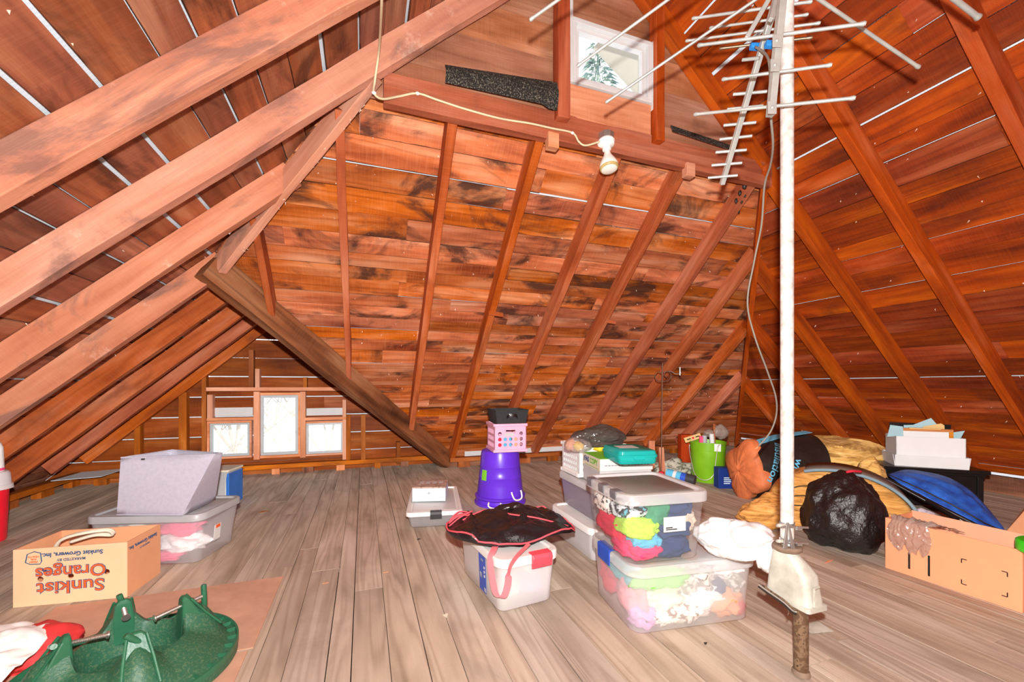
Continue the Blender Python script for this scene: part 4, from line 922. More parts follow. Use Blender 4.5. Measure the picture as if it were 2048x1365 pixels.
# tree stand
C0 = V((-.755, 1.795, .005)); o = thing('tree_stand', 'dark green plastic Christmas tree stand with four screw brackets, bottom left', 'tree stand', C0); BA = [R(36), R(120), R(212), R(298)]
def near(a): return max(max(0, 1-abs((a-b+math.pi) % (2*math.pi)-math.pi)/R(27)) for b in BA)
def sm(x): return x*x*(3-2*x)
mb = MB(); NA = 96; rings = []
for k, (r0, z0) in enumerate([(.305, .0), (.31, .004), (.31, .034), (.302, .036), (.285, .034), (.25, .055), (.22, .075), (.18, .095), (.162, .106), (.15, .108), (.144, .1), (.136, .05), (.13, .02), (.0001, .016)]):
    rg = []
    for i in range(NA):
        a = 2*math.pi*i/NA; f = sm(near(a)); r, z = r0, z0
        if 5 <= k <= 10: z += f*[.0, .008, .035, .06, .072, .072, .068][k-4]
        if 3 <= k <= 4: r += .0
        if k in (5, 6, 7): r += f*.012*(k-4)
        rg.append(V((r*math.cos(a), r*math.sin(a), z)))
    rings.append(rg)
mb.loft(rings, 0, False, False); body = mb.build('basin', 'green_dusty', o, smooth=35)
for i in range(32):
    a = 2*math.pi*i/32; ca, sa = math.cos(a), math.sin(a); mb = MB(); mb.obox(V((.276*ca, .276*sa, .034)), V((.03*ca, .03*sa, 0)), V((-.0035*sa, .0035*ca, 0)), V((0, 0, .014))); mb.build('rim_rib', 'green_stand', body)
mb = MB(); mb.lathe([(.302, .03), (.312, .03), (.312, .05), (.306, .05), (.302, .036)], 72); mb.build('outer_rim', 'green_stand', body, smooth=40)
for j, a in enumerate(BA):
    ca, sa = math.cos(a), math.sin(a); n = V((ca, sa, 0)); t = V((-sa, ca, 0)); mb = MB()
    q = lambda r, s, z: n*(r+.016)+t*s+V((0, 0, z))
    mb.loft([[q(.118, -.034, .05), q(.118, .034, .05), q(.215, .05, .08), q(.215, -.05, .08)], [q(.122, -.03, .14), q(.122, .03, .14), q(.185, .04, .13), q(.185, -.04, .13)], [q(.125, -.022, .196), q(.125, .022, .196), q(.15, .026, .196), q(.15, -.026, .196)], [q(.128, -.012, .21), q(.128, .012, .21), q(.142, .012, .21), q(.142, -.012, .21)]])
    br_ = mb.build('bracket', 'green_stand', o, bevel=.006)
    for s in (-1, 1):
        mb = MB(); mb.tube([q(.15, s*.024, .2), q(.19, s*.036, .14), q(.24, s*.046, .075)], .005, 6); mb.build('bracket_rib', 'green_stand', br_, smooth=60)
    inn = [.055, .08, .045, .1][j]; out = [.2, .155, .165, .15][j]; z0, z1 = .165, .185
    pts = [q(inn+(out-inn)*k/60, 0, z0+(z1-z0)*k/60) for k in range(61)]
    mb = MB(); mb.tube(pts, [.0066+.0014*(k % 2) for k in range(61)], 8); sc_ = mb.build('screw', 'screw', o, smooth=60)
    d = (pts[0]-pts[1]).normalized(); mb = MB(); mb.lathe([(.0001, 0), (.008, .0), (.0125, .003), (.0125, .007), (.0001, .008)], 16, pts[0], d); mb.build('screw_pad', 'screw', sc_, smooth=40)
    mb = MB(); e = pts[-1]; ang = [0.1, .25, 1.2, -.75][j]; ax = (t*math.sin(ang)+V((0, 0, 1))*math.cos(ang)).normalized()
    mb.lathe([(.0001, -.04), (.0085, -.04), (.0095, -.036), (.0095, .036), (.0085, .04), (.0001, .04)], 14, e, ax); mb.build('tee_handle', 'green_stand', sc_, smooth=40)
# white cloth and red bag at the bottom left corner
mb = MB(); mb.lump((-1.13, 2.0, .05), (.125, .11, .075), 62, .2, 1.6, 4, .3, floor=.002); tag(mb.build('fabric_bag', 'red_fab', smooth=180), 'red fabric bag on the floor beside the tree stand, bottom left corner', 'bag')
mb = MB()
def cl_(s, t):
    x = (s-.5)*.3; y = (t-.5)*.34; z = .1+.06*math.exp(-((x/.11)**2+(y/.13)**2))+.02*noise.noise(V((x*13, y*11, 2)))+.016*abs(noise.noise(V((x*24, y*18, 5))))-.35*max(0, abs(x)-.1)-.3*max(0, abs(y)-.12)
    return V((-1.205+x+.02*noise.noise(V((y*8, 1, 1))), 1.92+y, z))
mb.grid(cl_, 40, 40); tag(mb.build('cloth', 'white_cloth', smooth=180, solid=.003, norm=False), 'rumpled white cloth over the red bag, bottom left corner', 'cloth')
# ------------------------------------------------------------------ right group
RT = V((cP, -sP, 0)); FW = V((sP, cP, 0)); UP = V((0, 0, 1))       # the viewer's right and forward, level
# red stained stub post and little blocks
c = fl(1371, 947); mb = MB(); mb.obox(c+V((-.06, 0, 0)), (0, 0, .44), (.125, -.04, 0), (.03, .09, 0)); tag(mb.build('stub_post', 'red_post', bevel=.003), 'red stained stub post standing left of the green bucket', 'post')
c = fl(1303, 957); mb = MB(); mb.obox(c+V((-.03, 0, 0)), (0, 0, .405), (.06, -.02, 0), (.015, .045, 0)); tag(mb.build('stub_post', 'rafter_left', bevel=.003), 'thin pale stub post sticking up behind the teal case', 'post')
c = fl(1318, 962); mb = MB(); mb.obox(c+V((.03, 0, 0)), (-.03, 0, .35), (.05, -.015, 0), (.015, .045, 0)); tag(mb.build('stub_post', 'rafter_left', bevel=.003), 'shorter leaning pale stub beside the iron plant hook', 'post')
# iron plant hook
b = fl(1322, 962); o = thing('plant_hook', 'thin rusty iron plant hook with scrolled top standing before the end slope', 'plant hook', b); Dp = b.dot(FW)
H_ = lambda px, py: pd(px, py, Dp)-b
mb = MB(); mb.tube([V((0, 0, 0)), H_(1325, 727)], .006, 8); mb.build('rod', 'rust_iron', o, smooth=60)
mb = MB(); mb.tube(smoothpath([H_(*q) for q in ((1326, 764), (1314, 762), (1310, 752), (1316, 744), (1324, 748), (1326, 757))], 6), .0045, 6); mb.build('scroll', 'rust_iron', o, smooth=180)
mb = MB(); mb.tube(smoothpath([H_(*q) for q in ((1326, 764), (1339, 760), (1342, 749), (1334, 743), (1328, 750), (1334, 756))], 6), .0045, 6); mb.build('scroll', 'rust_iron', o, smooth=180)
mb = MB(); mb.tube(smoothpath([H_(*q) for q in ((1326, 745), (1340, 743), (1352, 748), (1364, 746))], 6), .0045, 6); mb.tube([H_(1360, 735), H_(1360, 751)], .008, 6); mb.build('hook_arm', 'steel', o, smooth=60)
# green bucket
GB = V((3.42, 3.47, 0)); o = thing('bucket', 'lime green bucket filled with painting odds and ends, wire handle hanging', 'bucket', GB); mb = MB()
mb.lathe([(.0001, 0), (.15, 0), (.156, .01), (.168, .33), (.172, .332), (.174, .4), (.18, .402), (.18, .415), (.168, .415), (.15, .03), (.0001, .02)], 36); mb.build('body', 'green_bucket', o, smooth=35)
f = (V((0, 0, CH))-GB); f.z = 0; f.normalize(); s = V((-f.y, f.x, 0))
mb = MB(); q = s*(-.055)*-1; mb.loft([[f*.172+s*(.06+a*.03)+V((0, 0, z)) for a in (0, 1, 2)] for z in (.335, .41)], 0, False, False, False); mb.build('label_sticker', 'tote_milky', o, norm=False, solid=.003)
hp = [s*.17+V((0, 0, .36))+f*.02, s*.1+f*.19+V((0, 0, .4)), s*.075+f*.2+V((0, 0, .26)), s*.05+f*.21+V((0, 0, .1)), s*(-.03)+f*.215+V((0, 0, .045)), s*(-.12)+f*.17+V((0, 0, .09)), s*(-.176)+f*.03+V((0, 0, .3)), s*(-.176)+V((0, 0, .37))]
mb = MB(); mb.tube(smoothpath(hp, 7), .004, 6); mb.build('wire_handle', 'wire', o, smooth=180)
def inb(a, b_, z): return GB-s*a+f*b_+V((0, 0, z))
mb = MB(); mb.obox(inb(-.08, .02, .12), V((-.0, .0, .0))+(inb(-.07, .02, .6)-inb(-.08, .02, .12)), s*-.02, f*.015); tag(mb.build('paint_stick', 'old_block', bevel=.002), 'brown wooden stick standing in the green bucket', 'stick')
mb = MB(); mb.lump(inb(-.12, -.03, .52), (.085, .055, .075), 81, .28, 1.2, 4, ridge='c'); mb.lump(inb(-.02, -.02, .5), (.07, .05, .04), 82, .28, 1.4, 4, ridge='c'); tag(mb.build('plastic_bag', 'grey_bag2', smooth=40), 'crumpled translucent bag in the top of the green bucket', 'bag')
for (a, z, m, lab) in ((-.05, .46, 'paper_white', 'white caulk tube standing in the green bucket'), (.03, .44, 'lid_grey', 'grey tube standing in the green bucket'), (.065, .43, 'cloth rose', 'pink banded tube lying in the green bucket')):
    mb = MB(); mb.lathe([(.0001, 0), (.024, 0), (.024, .2), (.0001, .2)], 14, inb(a, .05, z-.16), (UP+s*(.1-a*3)*-.3) if a < .08 else (UP*.3-s)); tag(mb.build('caulk_tube', m, smooth=40), lab, 'tube')
o2 = thing('wooden_sign', 'small tan wooden sign with dark print leaning in the green bucket', 'sign', inb(.13, .04, .42)); X = (-s*.95-UP*.38).normalized(); Z = (UP-X*UP.dot(X)).normalized()
mb = MB(); mb.obox(-X*.08, X*.17, Z*.055, -f*.008, 0); mb.build('board', 'paper_tan', o2, bevel=.001)
mb = MB(); mb.lathe([(.012, 0), (.0001, .001)], 14, Z*.028+f*.0006, f); mb.build('printed_dot', 'plush red', o2)
for k in (-1, 1):
    mb = MB(); mb.obox(X*(k*.045-.02)+Z*.022+f*.0006, X*.04, Z*.012, f*.0004); mb.build('printed_mark', 'ink_black', o2)
# dark blue carton
c = fl(1458, 978); mb = MB(); o = thing('carton', 'small dark blue printed carton between the green bucket and orange wrap', 'box', c+FW*.05, -PSI); mb.box(-.1, .1, -.05, .05, 0, .2); mb.build('box_body', 'navy_box', o, bevel=.003)
for k in range(4): mb = MB(); mb.box(-.05, .04-.01*k, -.0508, -.05, .1-.018*k, .108-.018*k); mb.build('printed_line', 'ice_blue', o)
# striped bag and bottle
c = fl(1352, 957); mb = MB(); mb.lump(c+V((-.02, .03, .085)), (.22, .13, .12), 91, .4, 2., 4, -PSI, floor=.003); tag(mb.build('cloth_bag', 'camo', smooth=180), 'grey patterned cloth bag on the floor left of the green bucket', 'bag')
b0, b1 = pd(1334, 947, 3.75), pd(1390, 962, 3.6); o = thing('bottle', 'blue and white bottle with black cap lying on the patterned bag', 'bottle', b0); ax = (b1-b0); L = ax.length
for (t0, t1, r, m, nm) in ((0, .25, .042, 'cloth sky', 'bottle_body'), (.25, .36, .043, 'paper_white', 'label_band'), (.36, .52, .043, 'cloth sky', 'label_band'), (.52, .7, .042, 'latch_blue', 'shoulder'), (.7, 1., .044, 'latch_black', 'cap')):
    mb = MB(); mb.lathe([(.0001, t0*L), (r, t0*L), (r, t1*L), (.0001, t1*L)], 20, (0, 0, 0), ax); mb.build(nm, m, o, smooth=40)
mb = MB(); mb.lump(pd(1322, 952, 3.75), (.035, .03, .04), 92, .4, 2, 3); tag(mb.build('cloth_bundle', 'plush red', smooth=180), 'small red bundle beside the patterned bag', 'cloth')
# insulation roll in black and orange wrap
def frame_at(px):
    r_ = ray(px, YH); rad = V((r_[0], r_[1], 0)).normalized(); return V((rad.y, -rad.x, 0)), rad
T1_, A1_ = frame_at(1500); C1 = pd(1492, 936, 3.72); C1.z = .25; ax1 = (T1_*.84+A1_*.54+UP*.1).normalized(); R1 = .245; s1 = UP.cross(ax1).normalized()*-1
o = thing('insulation_roll', 'insulation roll in black wrap with crumpled orange end and pale blue lettering', 'insulation', V((C1.x, C1.y, 0)))
OW = V((C1.x, C1.y, 0))
def cyl(a, h, r): return C1+ax1*h+(s1*math.cos(a)+UP*math.sin(a))*r
mb = MB(); NA = 64
mb.loft([[cyl(2*math.pi*i/NA, h, R1*k*(1+.03*noise.noise(V((math.cos(2*math.pi*i/NA)*3, math.sin(2*math.pi*i/NA)*3, h*6))))) for i in range(NA)] for h, k in ((.0, .985), (.1, 1.06), (.25, 1.12), (.4, 1.13), (.5, 1.1), (.58, 1.06))], 0, False, True); mb.build('black_wrap', 'wrap_black', o, True, smooth=50)
mb = MB(); rg = []
for r_, h in ((1.0, .05), (1.04, -.01), (.95, -.04), (.7, -.06), (.42, -.075), (.18, -.08), (.02, -.07)):
    rg.append([cyl(2*math.pi*i/NA, h+.003*math.sin(i*2*math.pi*13/NA+r_*3)*(1-abs(r_-.6))+.012*noise.noise(V((i*.5, r_*3, 9))), R1*r_*(1+.13*math.cos(4*(2*math.pi*i/NA-R(75))) +.06*noise.noise(V((i*.23, r_*2, 4))))) for i in range(NA)])
mb.loft(rg, 0, False, True); mb.build('orange_wrap', 'wrap_orange', o, True, smooth=50)
mb = MB(); mb.loft([[cyl(R(a), h, R1*1.012+.002) for a in range(25, 125, 4)] for h in (.02, .085)], 0, False, False, False)
mb2 = MB(); mb2.loft([[cyl(R(66+k), .03+.045*k, R1*(1.04+.125*min(1, k/5))) for k in range(13)], [cyl(R(84+k), .03+.045*k, R1*(1.04+.125*min(1, k/5))) for k in range(13)]], 0, False, False, False); mb2.build('blue_stripe', 'wrap_cyan', o, True, norm=False, solid=.003)
# lettering wrapped on the roll
def wrap_text(body, size, s0, h0):
    ob_ = text(body, size, 'wrap_cyan', o, Matrix.Identity(4), .0, .0012, align='CENTER'); d = (-.5, -.86); u_ = (.86, -.5)
    for v in ob_.data.vertices:
        S = s0+v.co.x*d[0]+v.co.y*u_[0]; Hh = h0+v.co.x*d[1]+v.co.y*u_[1]; a = R(150)-Hh/R1
        a = (Hh-.15)/R1+R(28); v.co = cyl(a, S, R1*1.175)-OW
for i_, (b_, S, Hh) in enumerate((('insulation', .1, .13), ('fiberglass', .18, .1), ('wire', .25, .06))): wrap_text(b_, .085, S, Hh)
# second roll standing behind, amber end up
C2 = pd(1678, 899, 4.0); o = thing('insulation_roll', 'insulation roll standing on end in black wrap, golden top facing the camera', 'insulation', V((C2.x, C2.y, 0))); ax2 = (UP-frame_at(1678)[1]*.16+frame_at(1678)[0]*.05).normalized()
x2 = ax2.orthogonal().normalized(); y2 = ax2.cross(x2); R2 = .39
def c2(a, r, h): return C2+ax2*h+(x2*math.cos(a)+y2*math.sin(a))*r
lowz = lambda p: V((p.x, p.y, max(p.z, .004)))
mb = MB(); mb.loft([[lowz(c2(2*math.pi*i/48, R2*k*(1+.03*noise.noise(V((i*.4, h*5, 2)))), h)) for i in range(48)] for h, k in ((-.62, .9), (-.4, 1.), (-.2, 1.01), (-.03, 1.))], 0, True, False); mb.build('black_wrap', 'wrap_black', o, True, smooth=50)
mb = MB(); rg = [[lowz(c2(2*math.pi*i/60, R2*r_, h+.012*math.sin(r_*40+i*.1)+.012*noise.noise(V((i*.4, r_*8, 1))))) for i in range(60)] for r_, h in [(1.0, -.06), (1.02, -.02), (.98, .015)]+[(.95-.075*k, .02+.012*(k % 2)) for k in range(12)]]
mb.loft(rg, 0, False, True); mb.build('fiberglass_top', 'insul_pale', o, True, smooth=60)
# thick batt folded over, kraft face outside
def frame_at(px):
    r_ = ray(px, YH); rad = V((r_[0], r_[1], 0)).normalized(); return V((rad.y, -rad.x, 0)), rad       # viewer's right and away
TN, RA = frame_at(1655)
B0 = fl(1655, 1062, 0); o = thing('insulation_batt', 'big amber fiberglass batt bent over into an arch, grey kraft facing outside', 'insulation', B0)
def arch(t, r, y): return TN*(math.cos(t)*.43*r)+RA*y+UP*(abs(math.sin(t))**.8*.41*r)+TN*.04
mb = MB(); NA = 40; fr_ = lambda t, k: .03*noise.noise(V((math.cos(t)*4, math.sin(t)*4, k*3)))
rg = [[arch(math.pi*i/NA, r_, y+fr_(math.pi*i/NA, r_)) for i in range(NA+1)] for r_, y in ((.05, -.01), (.3, -.015), (.55, -.01), (.8, -.005), (.97, .02), (1., .06), (1., .18), (1., .3))]
mb.loft(rg, 0, False, False, False); rg2 = [[arch(math.pi*i/NA, r_, .3) for i in range(NA+1)] for r_ in (1., .05)]; mb.loft(rg2, 0, False, False, False); mb.build('fiberglass', 'insul', o, smooth=60)
mb = MB(); rg = [[arch(math.pi*i/NA, 1.04, y) for i in range(1, 26)] for y in (-.03, .14, .31)]; mb.loft(rg, 0, False, False, False); mb.build('kraft_facing', 'kraft', o, smooth=60, norm=False, solid=.004)
mb = MB(); mb.tube([arch(math.pi*i/NA, 1.035, -.032) for i in range(1, 26)], .011, 6); mb.build('edge_tape', 'kraft_blue', o, smooth=60)
for k in range(3):
    mb = MB(); mb.tube(smoothpath([TN*(-.3+.05*k)+UP*(.13+.07*k)-RA*.03, TN*(-.1)+UP*(.16+.07*k)-RA*.035, TN*(.2)+UP*(.17+.06*k)-RA*.033], 6), .004, 5); mb.build('layer_seam', 'wrap_black', o, smooth=60)
c = fl(1525, 1028, .1); mb = MB(); mb.lump(c, (.16, .1, .12), 95, .35, 1.5, 4, -.5, floor=.004, ax=(.2, -.5, -.3)); tag(mb.build('insulation_batt', 'insul', smooth=180), 'loose amber fiberglass end left of the big batt, behind the pole', 'insulation')
c = pd(1742, 945, 3.1); mb = MB(); mb.lump(V((c.x, c.y, .215)), (.12, .1, .235), 96, .25, 1.5, 4, .2, floor=.004); tag(mb.build('insulation_batt', 'insul_pale', smooth=180), 'small golden fiberglass piece beside the white boxes', 'insulation')
# black bag
c = V((2.835, 1.775, .205)); mb = MB()
def bagf(p):
    a = math.atan2(p.y, p.x); k = 1+.06*math.sin(a*11+p.z*5)*max(0, p.z/.25-.1)-.13*p.z/.25
    return V((p.x*k, p.y*k, p.z))
mb.lump(c, (.225, .205, .26), 97, .17, 1.5, 5, .4, floor=.004, fn=bagf)
o = mb.build('bin_bag', 'black_bag', smooth=180); tag(o, 'full shiny black bin bag sitting on the floor left of the long carton', 'bag')
mb = MB(); mb.tube(smoothpath([pd(1693, 945, 2.58), pd(1705, 943, 2.56), pd(1722, 944, 2.58)], 5), .008, 6); mb.build('tie_string', 'plush red', o, True, smooth=180)
# long carton
W, D, H = .5, .262, .275; o = thing('cardboard_box', 'long open cardboard carton with black print marks, at right', 'box', (2.845, 1.24, 0), R(-87)); th = .005
for (nm, x0, x1, y0, y1, m) in (('front_panel', -W/2, W/2, -D/2, -D/2+th, 'card_orange'), ('back_panel', -W/2, W/2, D/2-th, D/2, 'card_in'), ('side_panel', -W/2, -W/2+th, -D/2+th, D/2-th, 'card_orange'), ('side_panel', W/2-th, W/2, -D/2+th, D/2-th, 'card_orange')):
    mb = MB(); mb.box(x0, x1, y0, y1, 0, H if nm != 'back_panel' else H+.012); mb.build(nm, m, o, bevel=.001)
mb = MB(); mb.box(-W/2+th, W/2-th, -D/2+th, D/2-th, 0, .006); mb.build('bottom_panel', 'card_in', o)
mb = MB(); mb.obox((-.02, -.12, .19), (.265, 0, .0), (0, .2, .0), (0, .0, .004)); mb.build('inner_flap', 'old_block', o)
yf = -D/2
for (x, z0, z1) in ((-.15, .035, .12), (-.07, .03, .135)):
    mb = MB(); mb.box(x, x+.009, yf-.0008, yf, z0, z1); mb.build('printed_bar', 'ink_black', o)
for (x, z, sx, sz) in ((.055, .165, 1, -1), (.055, .045, 1, 1), (.205, .16, -1, -1), (.205, .05, -1, 1)):
    mb = MB(); mb.box(min(x, x+.018*sx), max(x, x+.018*sx), yf-.0008, yf, z-.002, z+.002); mb.box(x-.002, x+.002, yf-.0008, yf, min(z, z+.02*sz), max(z, z+.02*sz)); mb.build('printed_mark', 'ink_black', o)
Qm = Matrix.Rotation(R(-87), 3, 'Z'); bp = lambda x, y, z: V((2.845, 1.24, 0))+Qm @ V((x, y, z)); mb = MB()

def hang(s_, t):
    q = V((s_*5, t*4, 3)); cr = .016*abs(noise.noise(q*1.6))+.01*abs(noise.noise(q*3.7))
    if t < .38:
        k = 1-t/.38; x = -.13+(s_-.5)*(.2+.06*k)+.03*k; return bp(x, -D/2+.11*k-.004*(1-k), H+.012+cr*1.5-.03*k*k)
    k = (t-.38)/.62; w_ = .15+.05*math.sin(k*3.1)-.03*k; ln = .13+.03*abs(math.sin(s_*7+.6))+.02*noise.noise(V((s_*9, 1, 2)))
    return bp(-.14+(s_-.5)*w_+.012*noise.noise(q), -D/2-.008-cr-.02*math.sin(math.pi*k)*(.4+.6*math.sin(s_*3.1)), H+.006-ln*k)
mb.grid(hang, 34, 34)
tag(mb.build('plastic_bag', 'grey_bag2', norm=False, smooth=35), 'crinkled tan plastic bag hanging over the front edge of the long carton', 'bag')
# lime lidded jar at the right edge
c = pd(2108, 1097, 1.78); o = thing('jar', 'jar with bright green lid cut by the right edge of the photo', 'jar', (c.x, c.y, 0)); mb = MB(); mb.lathe([(.0001, 0), (.07, 0), (.075, .01), (.075, c.z-.03), (.0001, c.z-.03)], 24); mb.build('jar_body', 'tote_milky', o, smooth=40)
mb = MB(); mb.lathe([(.0001, c.z-.029), (.104, c.z-.029), (.107, c.z-.022), (.107, c.z+.012), (.1, c.z+.018), (.0001, c.z+.018)], 28); mb.build('lid', 'lime_plastic', o, smooth=40)
# black trunk and white trays
tz = .35; o = thing('trunk', 'low black painted cabinet with overhanging top under the white boxes', 'cabinet', (4.315, 2.1, 0), R(-39)); mb = MB()
mb.box(-.33, .33, -.155, .155, tz-.03, tz); mb.build('top', 'black_ptd', o, bevel=.004)
mb = MB(); mb.box(-.31, .31, -.14, .14, tz-.05, tz-.03); mb.build('moulding', 'black_ptd', o, bevel=.004)
for x in (-.3, .265):
    for y in (-.13, .095): mb = MB(); mb.box(x, x+.035, y, y+.035, 0, tz-.05); mb.build('leg', 'black_ptd', o, bevel=.002)
mb = MB(); mb.box(-.265, .265, -.12, .12, .05, tz-.05); mb.build('cabinet_body', 'black_ptd', o, bevel=.002)
BX = V((4.33, 2.11, tz)); bz = -46
def tray(label, loc, rz, w_, d_, h_, fl_=.02, notch=True):
    o = thing('white_box', label, 'box', loc, R(rz), 'white boxes on the black cabinet'); q = fl_
    for nm, a in (('front_panel', [(-w_/2, -d_/2), (w_/2, -d_/2)]), ('back_panel', [(w_/2, d_/2), (-w_/2, d_/2)]), ('side_panel', [(-w_/2, d_/2), (-w_/2, -d_/2)]), ('side_panel', [(w_/2, -d_/2), (w_/2, d_/2)])):
        (ax_, ay), (bx_, by) = a; n = V((by-ay, ax_-bx_, 0)).normalized(); mb = MB()
        mb.prism([V((ax_, ay, 0)), V((bx_, by, 0)), V((bx_, by, h_))+n*q, V((ax_, ay, h_))+n*q], -n*.004); mb.build(nm, 'paper_white' if 'front' in nm else 'paper_grey', o)
    mb = MB(); mb.box(-w_/2+.004, w_/2-.004, -d_/2+.004, d_/2-.004, 0, .004); mb.build('bottom_panel', 'paper_grey', o); return o
tray('wide low white tray box at the bottom of the stack on the black cabinet', BX, bz, .44, .27, .09, .012)
tray('taller white box standing in the low tray on the black cabinet', BX+V((0, 0, .006)), bz, .415, .245, .232, .0)
ob2 = thing('picture_frame', 'small wooden frame with white backing standing in the top white box', 'picture frame', BX+Matrix.Rotation(R(bz), 3, 'Z') @ V((-.02, -.06, .04)), R(bz)); w_, h_ = .35, .262
for nm, a in (('rail', (-w_/2, w_/2, h_-.022, h_)), ('rail', (-w_/2, w_/2, 0, .022)), ('stile', (-w_/2, -w_/2+.024, .022, h_-.022)), ('stile', (w_/2-.024, w_/2, .022, h_-.022))):
    mb = MB(); mb.box(a[0], a[1], -.012, .012, a[2], a[3]); mb.build(nm, 'frame_wood', ob2, bevel=.001)
mb = MB(); mb.box(-w_/2+.024, w_/2-.024, -.003, .002, .022, h_-.022); mb.build('backing_board', 'paper_white', ob2)
mb = MB(); mb.box(-.09, .1, -.0125, .0125, h_-.004, h_+.004); mb.build('paper_strip', 'paper_tan', ob2)
def sheet(label, pts, mat, z0=.05):
    mb = MB(); P_ = [BX+Matrix.Rotation(R(bz), 3, 'Z') @ V(p) for p in pts]; mb.prism(P_, (.0015, .0015, 0)); tag(mb.build('paper_sheet', mat), label, 'paper', 'papers in the white boxes')
sheet('pale blue paper sticking up to a peak behind the wooden frame', [(-.13, .0, .05), (.12, .0, .05), (.1, .0, .31), (.05, .01, .385), (-.06, .01, .325), (-.12, .01, .32)], 'paper_blue')
sheet('pale blue paper sticking out to the left of the wooden frame', [(-.19, -.09, .02), (-.14, -.09, .02), (-.155, -.09, .315), (-.235, -.09, .325), (-.255, -.092, .225), (-.195, -.09, .235)], 'paper_blue')
sheet('pale blue paper curling out at the right of the wooden frame', [(.13, -.04, .02), (.19, -.04, .02), (.195, -.04, .2), (.23, -.045, .295), (.15, -.04, .275)], 'paper_blue')
sheet('dark sheet behind the papers in the top white box', [(-.18, .09, .02), (.19, .09, .02), (.2, .09, .33), (-.19, .09, .335)], 'black_ptd')
sheet('tan sheet behind the wooden frame', [(-.02, -.02, .05), (.13, -.02, .05), (.12, -.02, .33), (.1, -.02, .345), (-.01, -.02, .315)], 'paper_tan')
# blue quilt with black poles
up_ = [(1778, 950, 3.2), (1810, 941, 3.2), (1850, 945, 3.15), (1895, 956, 3.08), (1940, 982, 2.98), (1975, 1018, 2.88), (2008, 1060, 2.75)]
lo_ = [(1778, 953, 3.15), (1800, 968, 3.0), (1838, 988, 2.9), (1880, 1012, 2.8), (1925, 1035, 2.72), (1962, 1053, 2.68), (2004, 1064, 2.72)]
UPP = smoothpath([pd(*q) for q in up_], 8); LOP = smoothpath([pd(*q) for q in lo_], 8); n_ = len(UPP)-1
def quilt(s_, t):
    i = min(n_-1, int(s_*n_)); f_ = s_*n_-i; a = LOP[i].lerp(LOP[i+1], f_); b = UPP[i].lerp(UPP[i+1], f_)
    e = math.sin(math.pi*t)*math.sin(math.pi*min(1, max(0, s_)))**.6; n = -(FW*.8)+UP*.5
    q = a.lerp(b, t); w_ = .012*noise.noise(V((s_*16, t*5, 1)))+.006*math.sin(s_*9+t*16); q = q+n*(.05*e+w_*e); q.z = max(q.z, .006); return q
mb = MB(); mb.grid(quilt, 60, 22); o = mb.build('quilt', 'quilt', norm=False, smooth=180, solid=.008); tag(o, 'blue quilted folding chair cover leaning on the black cabinet', 'folding chair')
mb = MB(); mb.tube([quilt(k/30, .12)+UP*.004-FW*.006 for k in range(31)], .005, 5); mb.build('edge_piping', 'wire_dark', o, True, smooth=180)
for k, (a, b) in enumerate((((1770, 958, 3.0), (1985, 1068, 2.62)), ((1778, 962, 2.95), (1960, 1062, 2.6)), ((1835, 990, 2.85), (1915, 1040, 2.62)))):
    p, q = pd(*a), pd(*b); p.z = max(p.z, .03); q.z = max(q.z, .014); mb = MB(); mb.tube([p, q], .013, 10); mb.build('black_pole', 'black_ptd', o, True, smooth=60)
c = pd(1850, 1018, 2.62); mb = MB(); mb.lump(V((c.x, c.y, .1)), (.14, .1, .11), 99, .28, 1.3, 5, -.6, floor=.004, ridge='c'); tag(mb.build('plastic_bag', 'lav_bag', smooth=60), 'pale lavender bag behind the long carton, under the blue quilt', 'bag')
a = fl(2010, 1068); b = fl(2080, 1075); mb = MB(); mb.prism([a, b, b+V((.1, .1, .14)), pd(2050, 1016, 3.0)], V((.004, .004, 0))); tag(mb.build('cardboard_flap', 'card', norm=True), 'brown cardboard flap leaning at the right edge', 'cardboard')
# ------------------------------------------------------------------ metal mast
PB = V((1.425, 1.03, 0)); DP = PB.dot(FW); o = thing('electric_mast', 'grey white metal mast pipe with cast metal box above a brown pipe', 'mast', PB)
loc = lambda p: p-PB
mb = MB(); mb.lathe([(.0001, 0), (.0225, 0), (.0225, .25), (.0001, .25)], 24); lp = mb.build('lower_pipe', 'pipe_brown', o, smooth=40)
mb = MB(); mb.lathe([(.0235, .0), (.028, .003), (.027, .014), (.0235, .02)], 24); mb.build('floor_collar', 'rim_dust', lp, smooth=40)
up0 = V((1.436, 1.089, 0))-PB; DU = (up0+PB).dot(FW); mb = MB(); mb.lathe([(.0001, 0), (.0212, 0), (.0212, 3.3), (.0001, 3.3)], 28, V((up0.x, up0.y, .417))); mb.build('upper_pipe', 'pole_paint', o, smooth=40)
# cast box: wedge widening to the base
def ringb(z, x0, x1, y0, y1, r):
    z = 1+(z-1)*.972; x0, x1, y0, y1 = x0*.972, (x1-.026*(1 if z < .34 else .6))*.972, y0*.972, y1*.972
    return rrect(x1-x0, y1-y0, r, z, 4, (x0+x1)/2-PB.x, (y0+y1)/2-PB.y)
X0 = lambda px: (px-1024)/FPX*DU-PB.dot(RT)
zz = lambda py: CH+(YH-py)/FPX*DU
rg = [ringb(*q) for q in ((.213, 1.438, 1.562, 1.012, 1.188, .01), (.228, 1.438, 1.562, 1.012, 1.188, .01), (.229, 1.443, 1.557, 1.018, 1.184, .018), (.3, 1.446, 1.55, 1.026, 1.18, .022), (.326, 1.447, 1.545, 1.032, 1.178, .024), (.35, 1.447, 1.535, 1.05, 1.174, .024), (.392, 1.448, 1.512, 1.085, 1.165, .024), (.397, 1.45, 1.508, 1.09, 1.16, .022))]
mb = MB(); mb.loft(rg); box_ = mb.build('cast_box', 'cast', o, smooth=40)
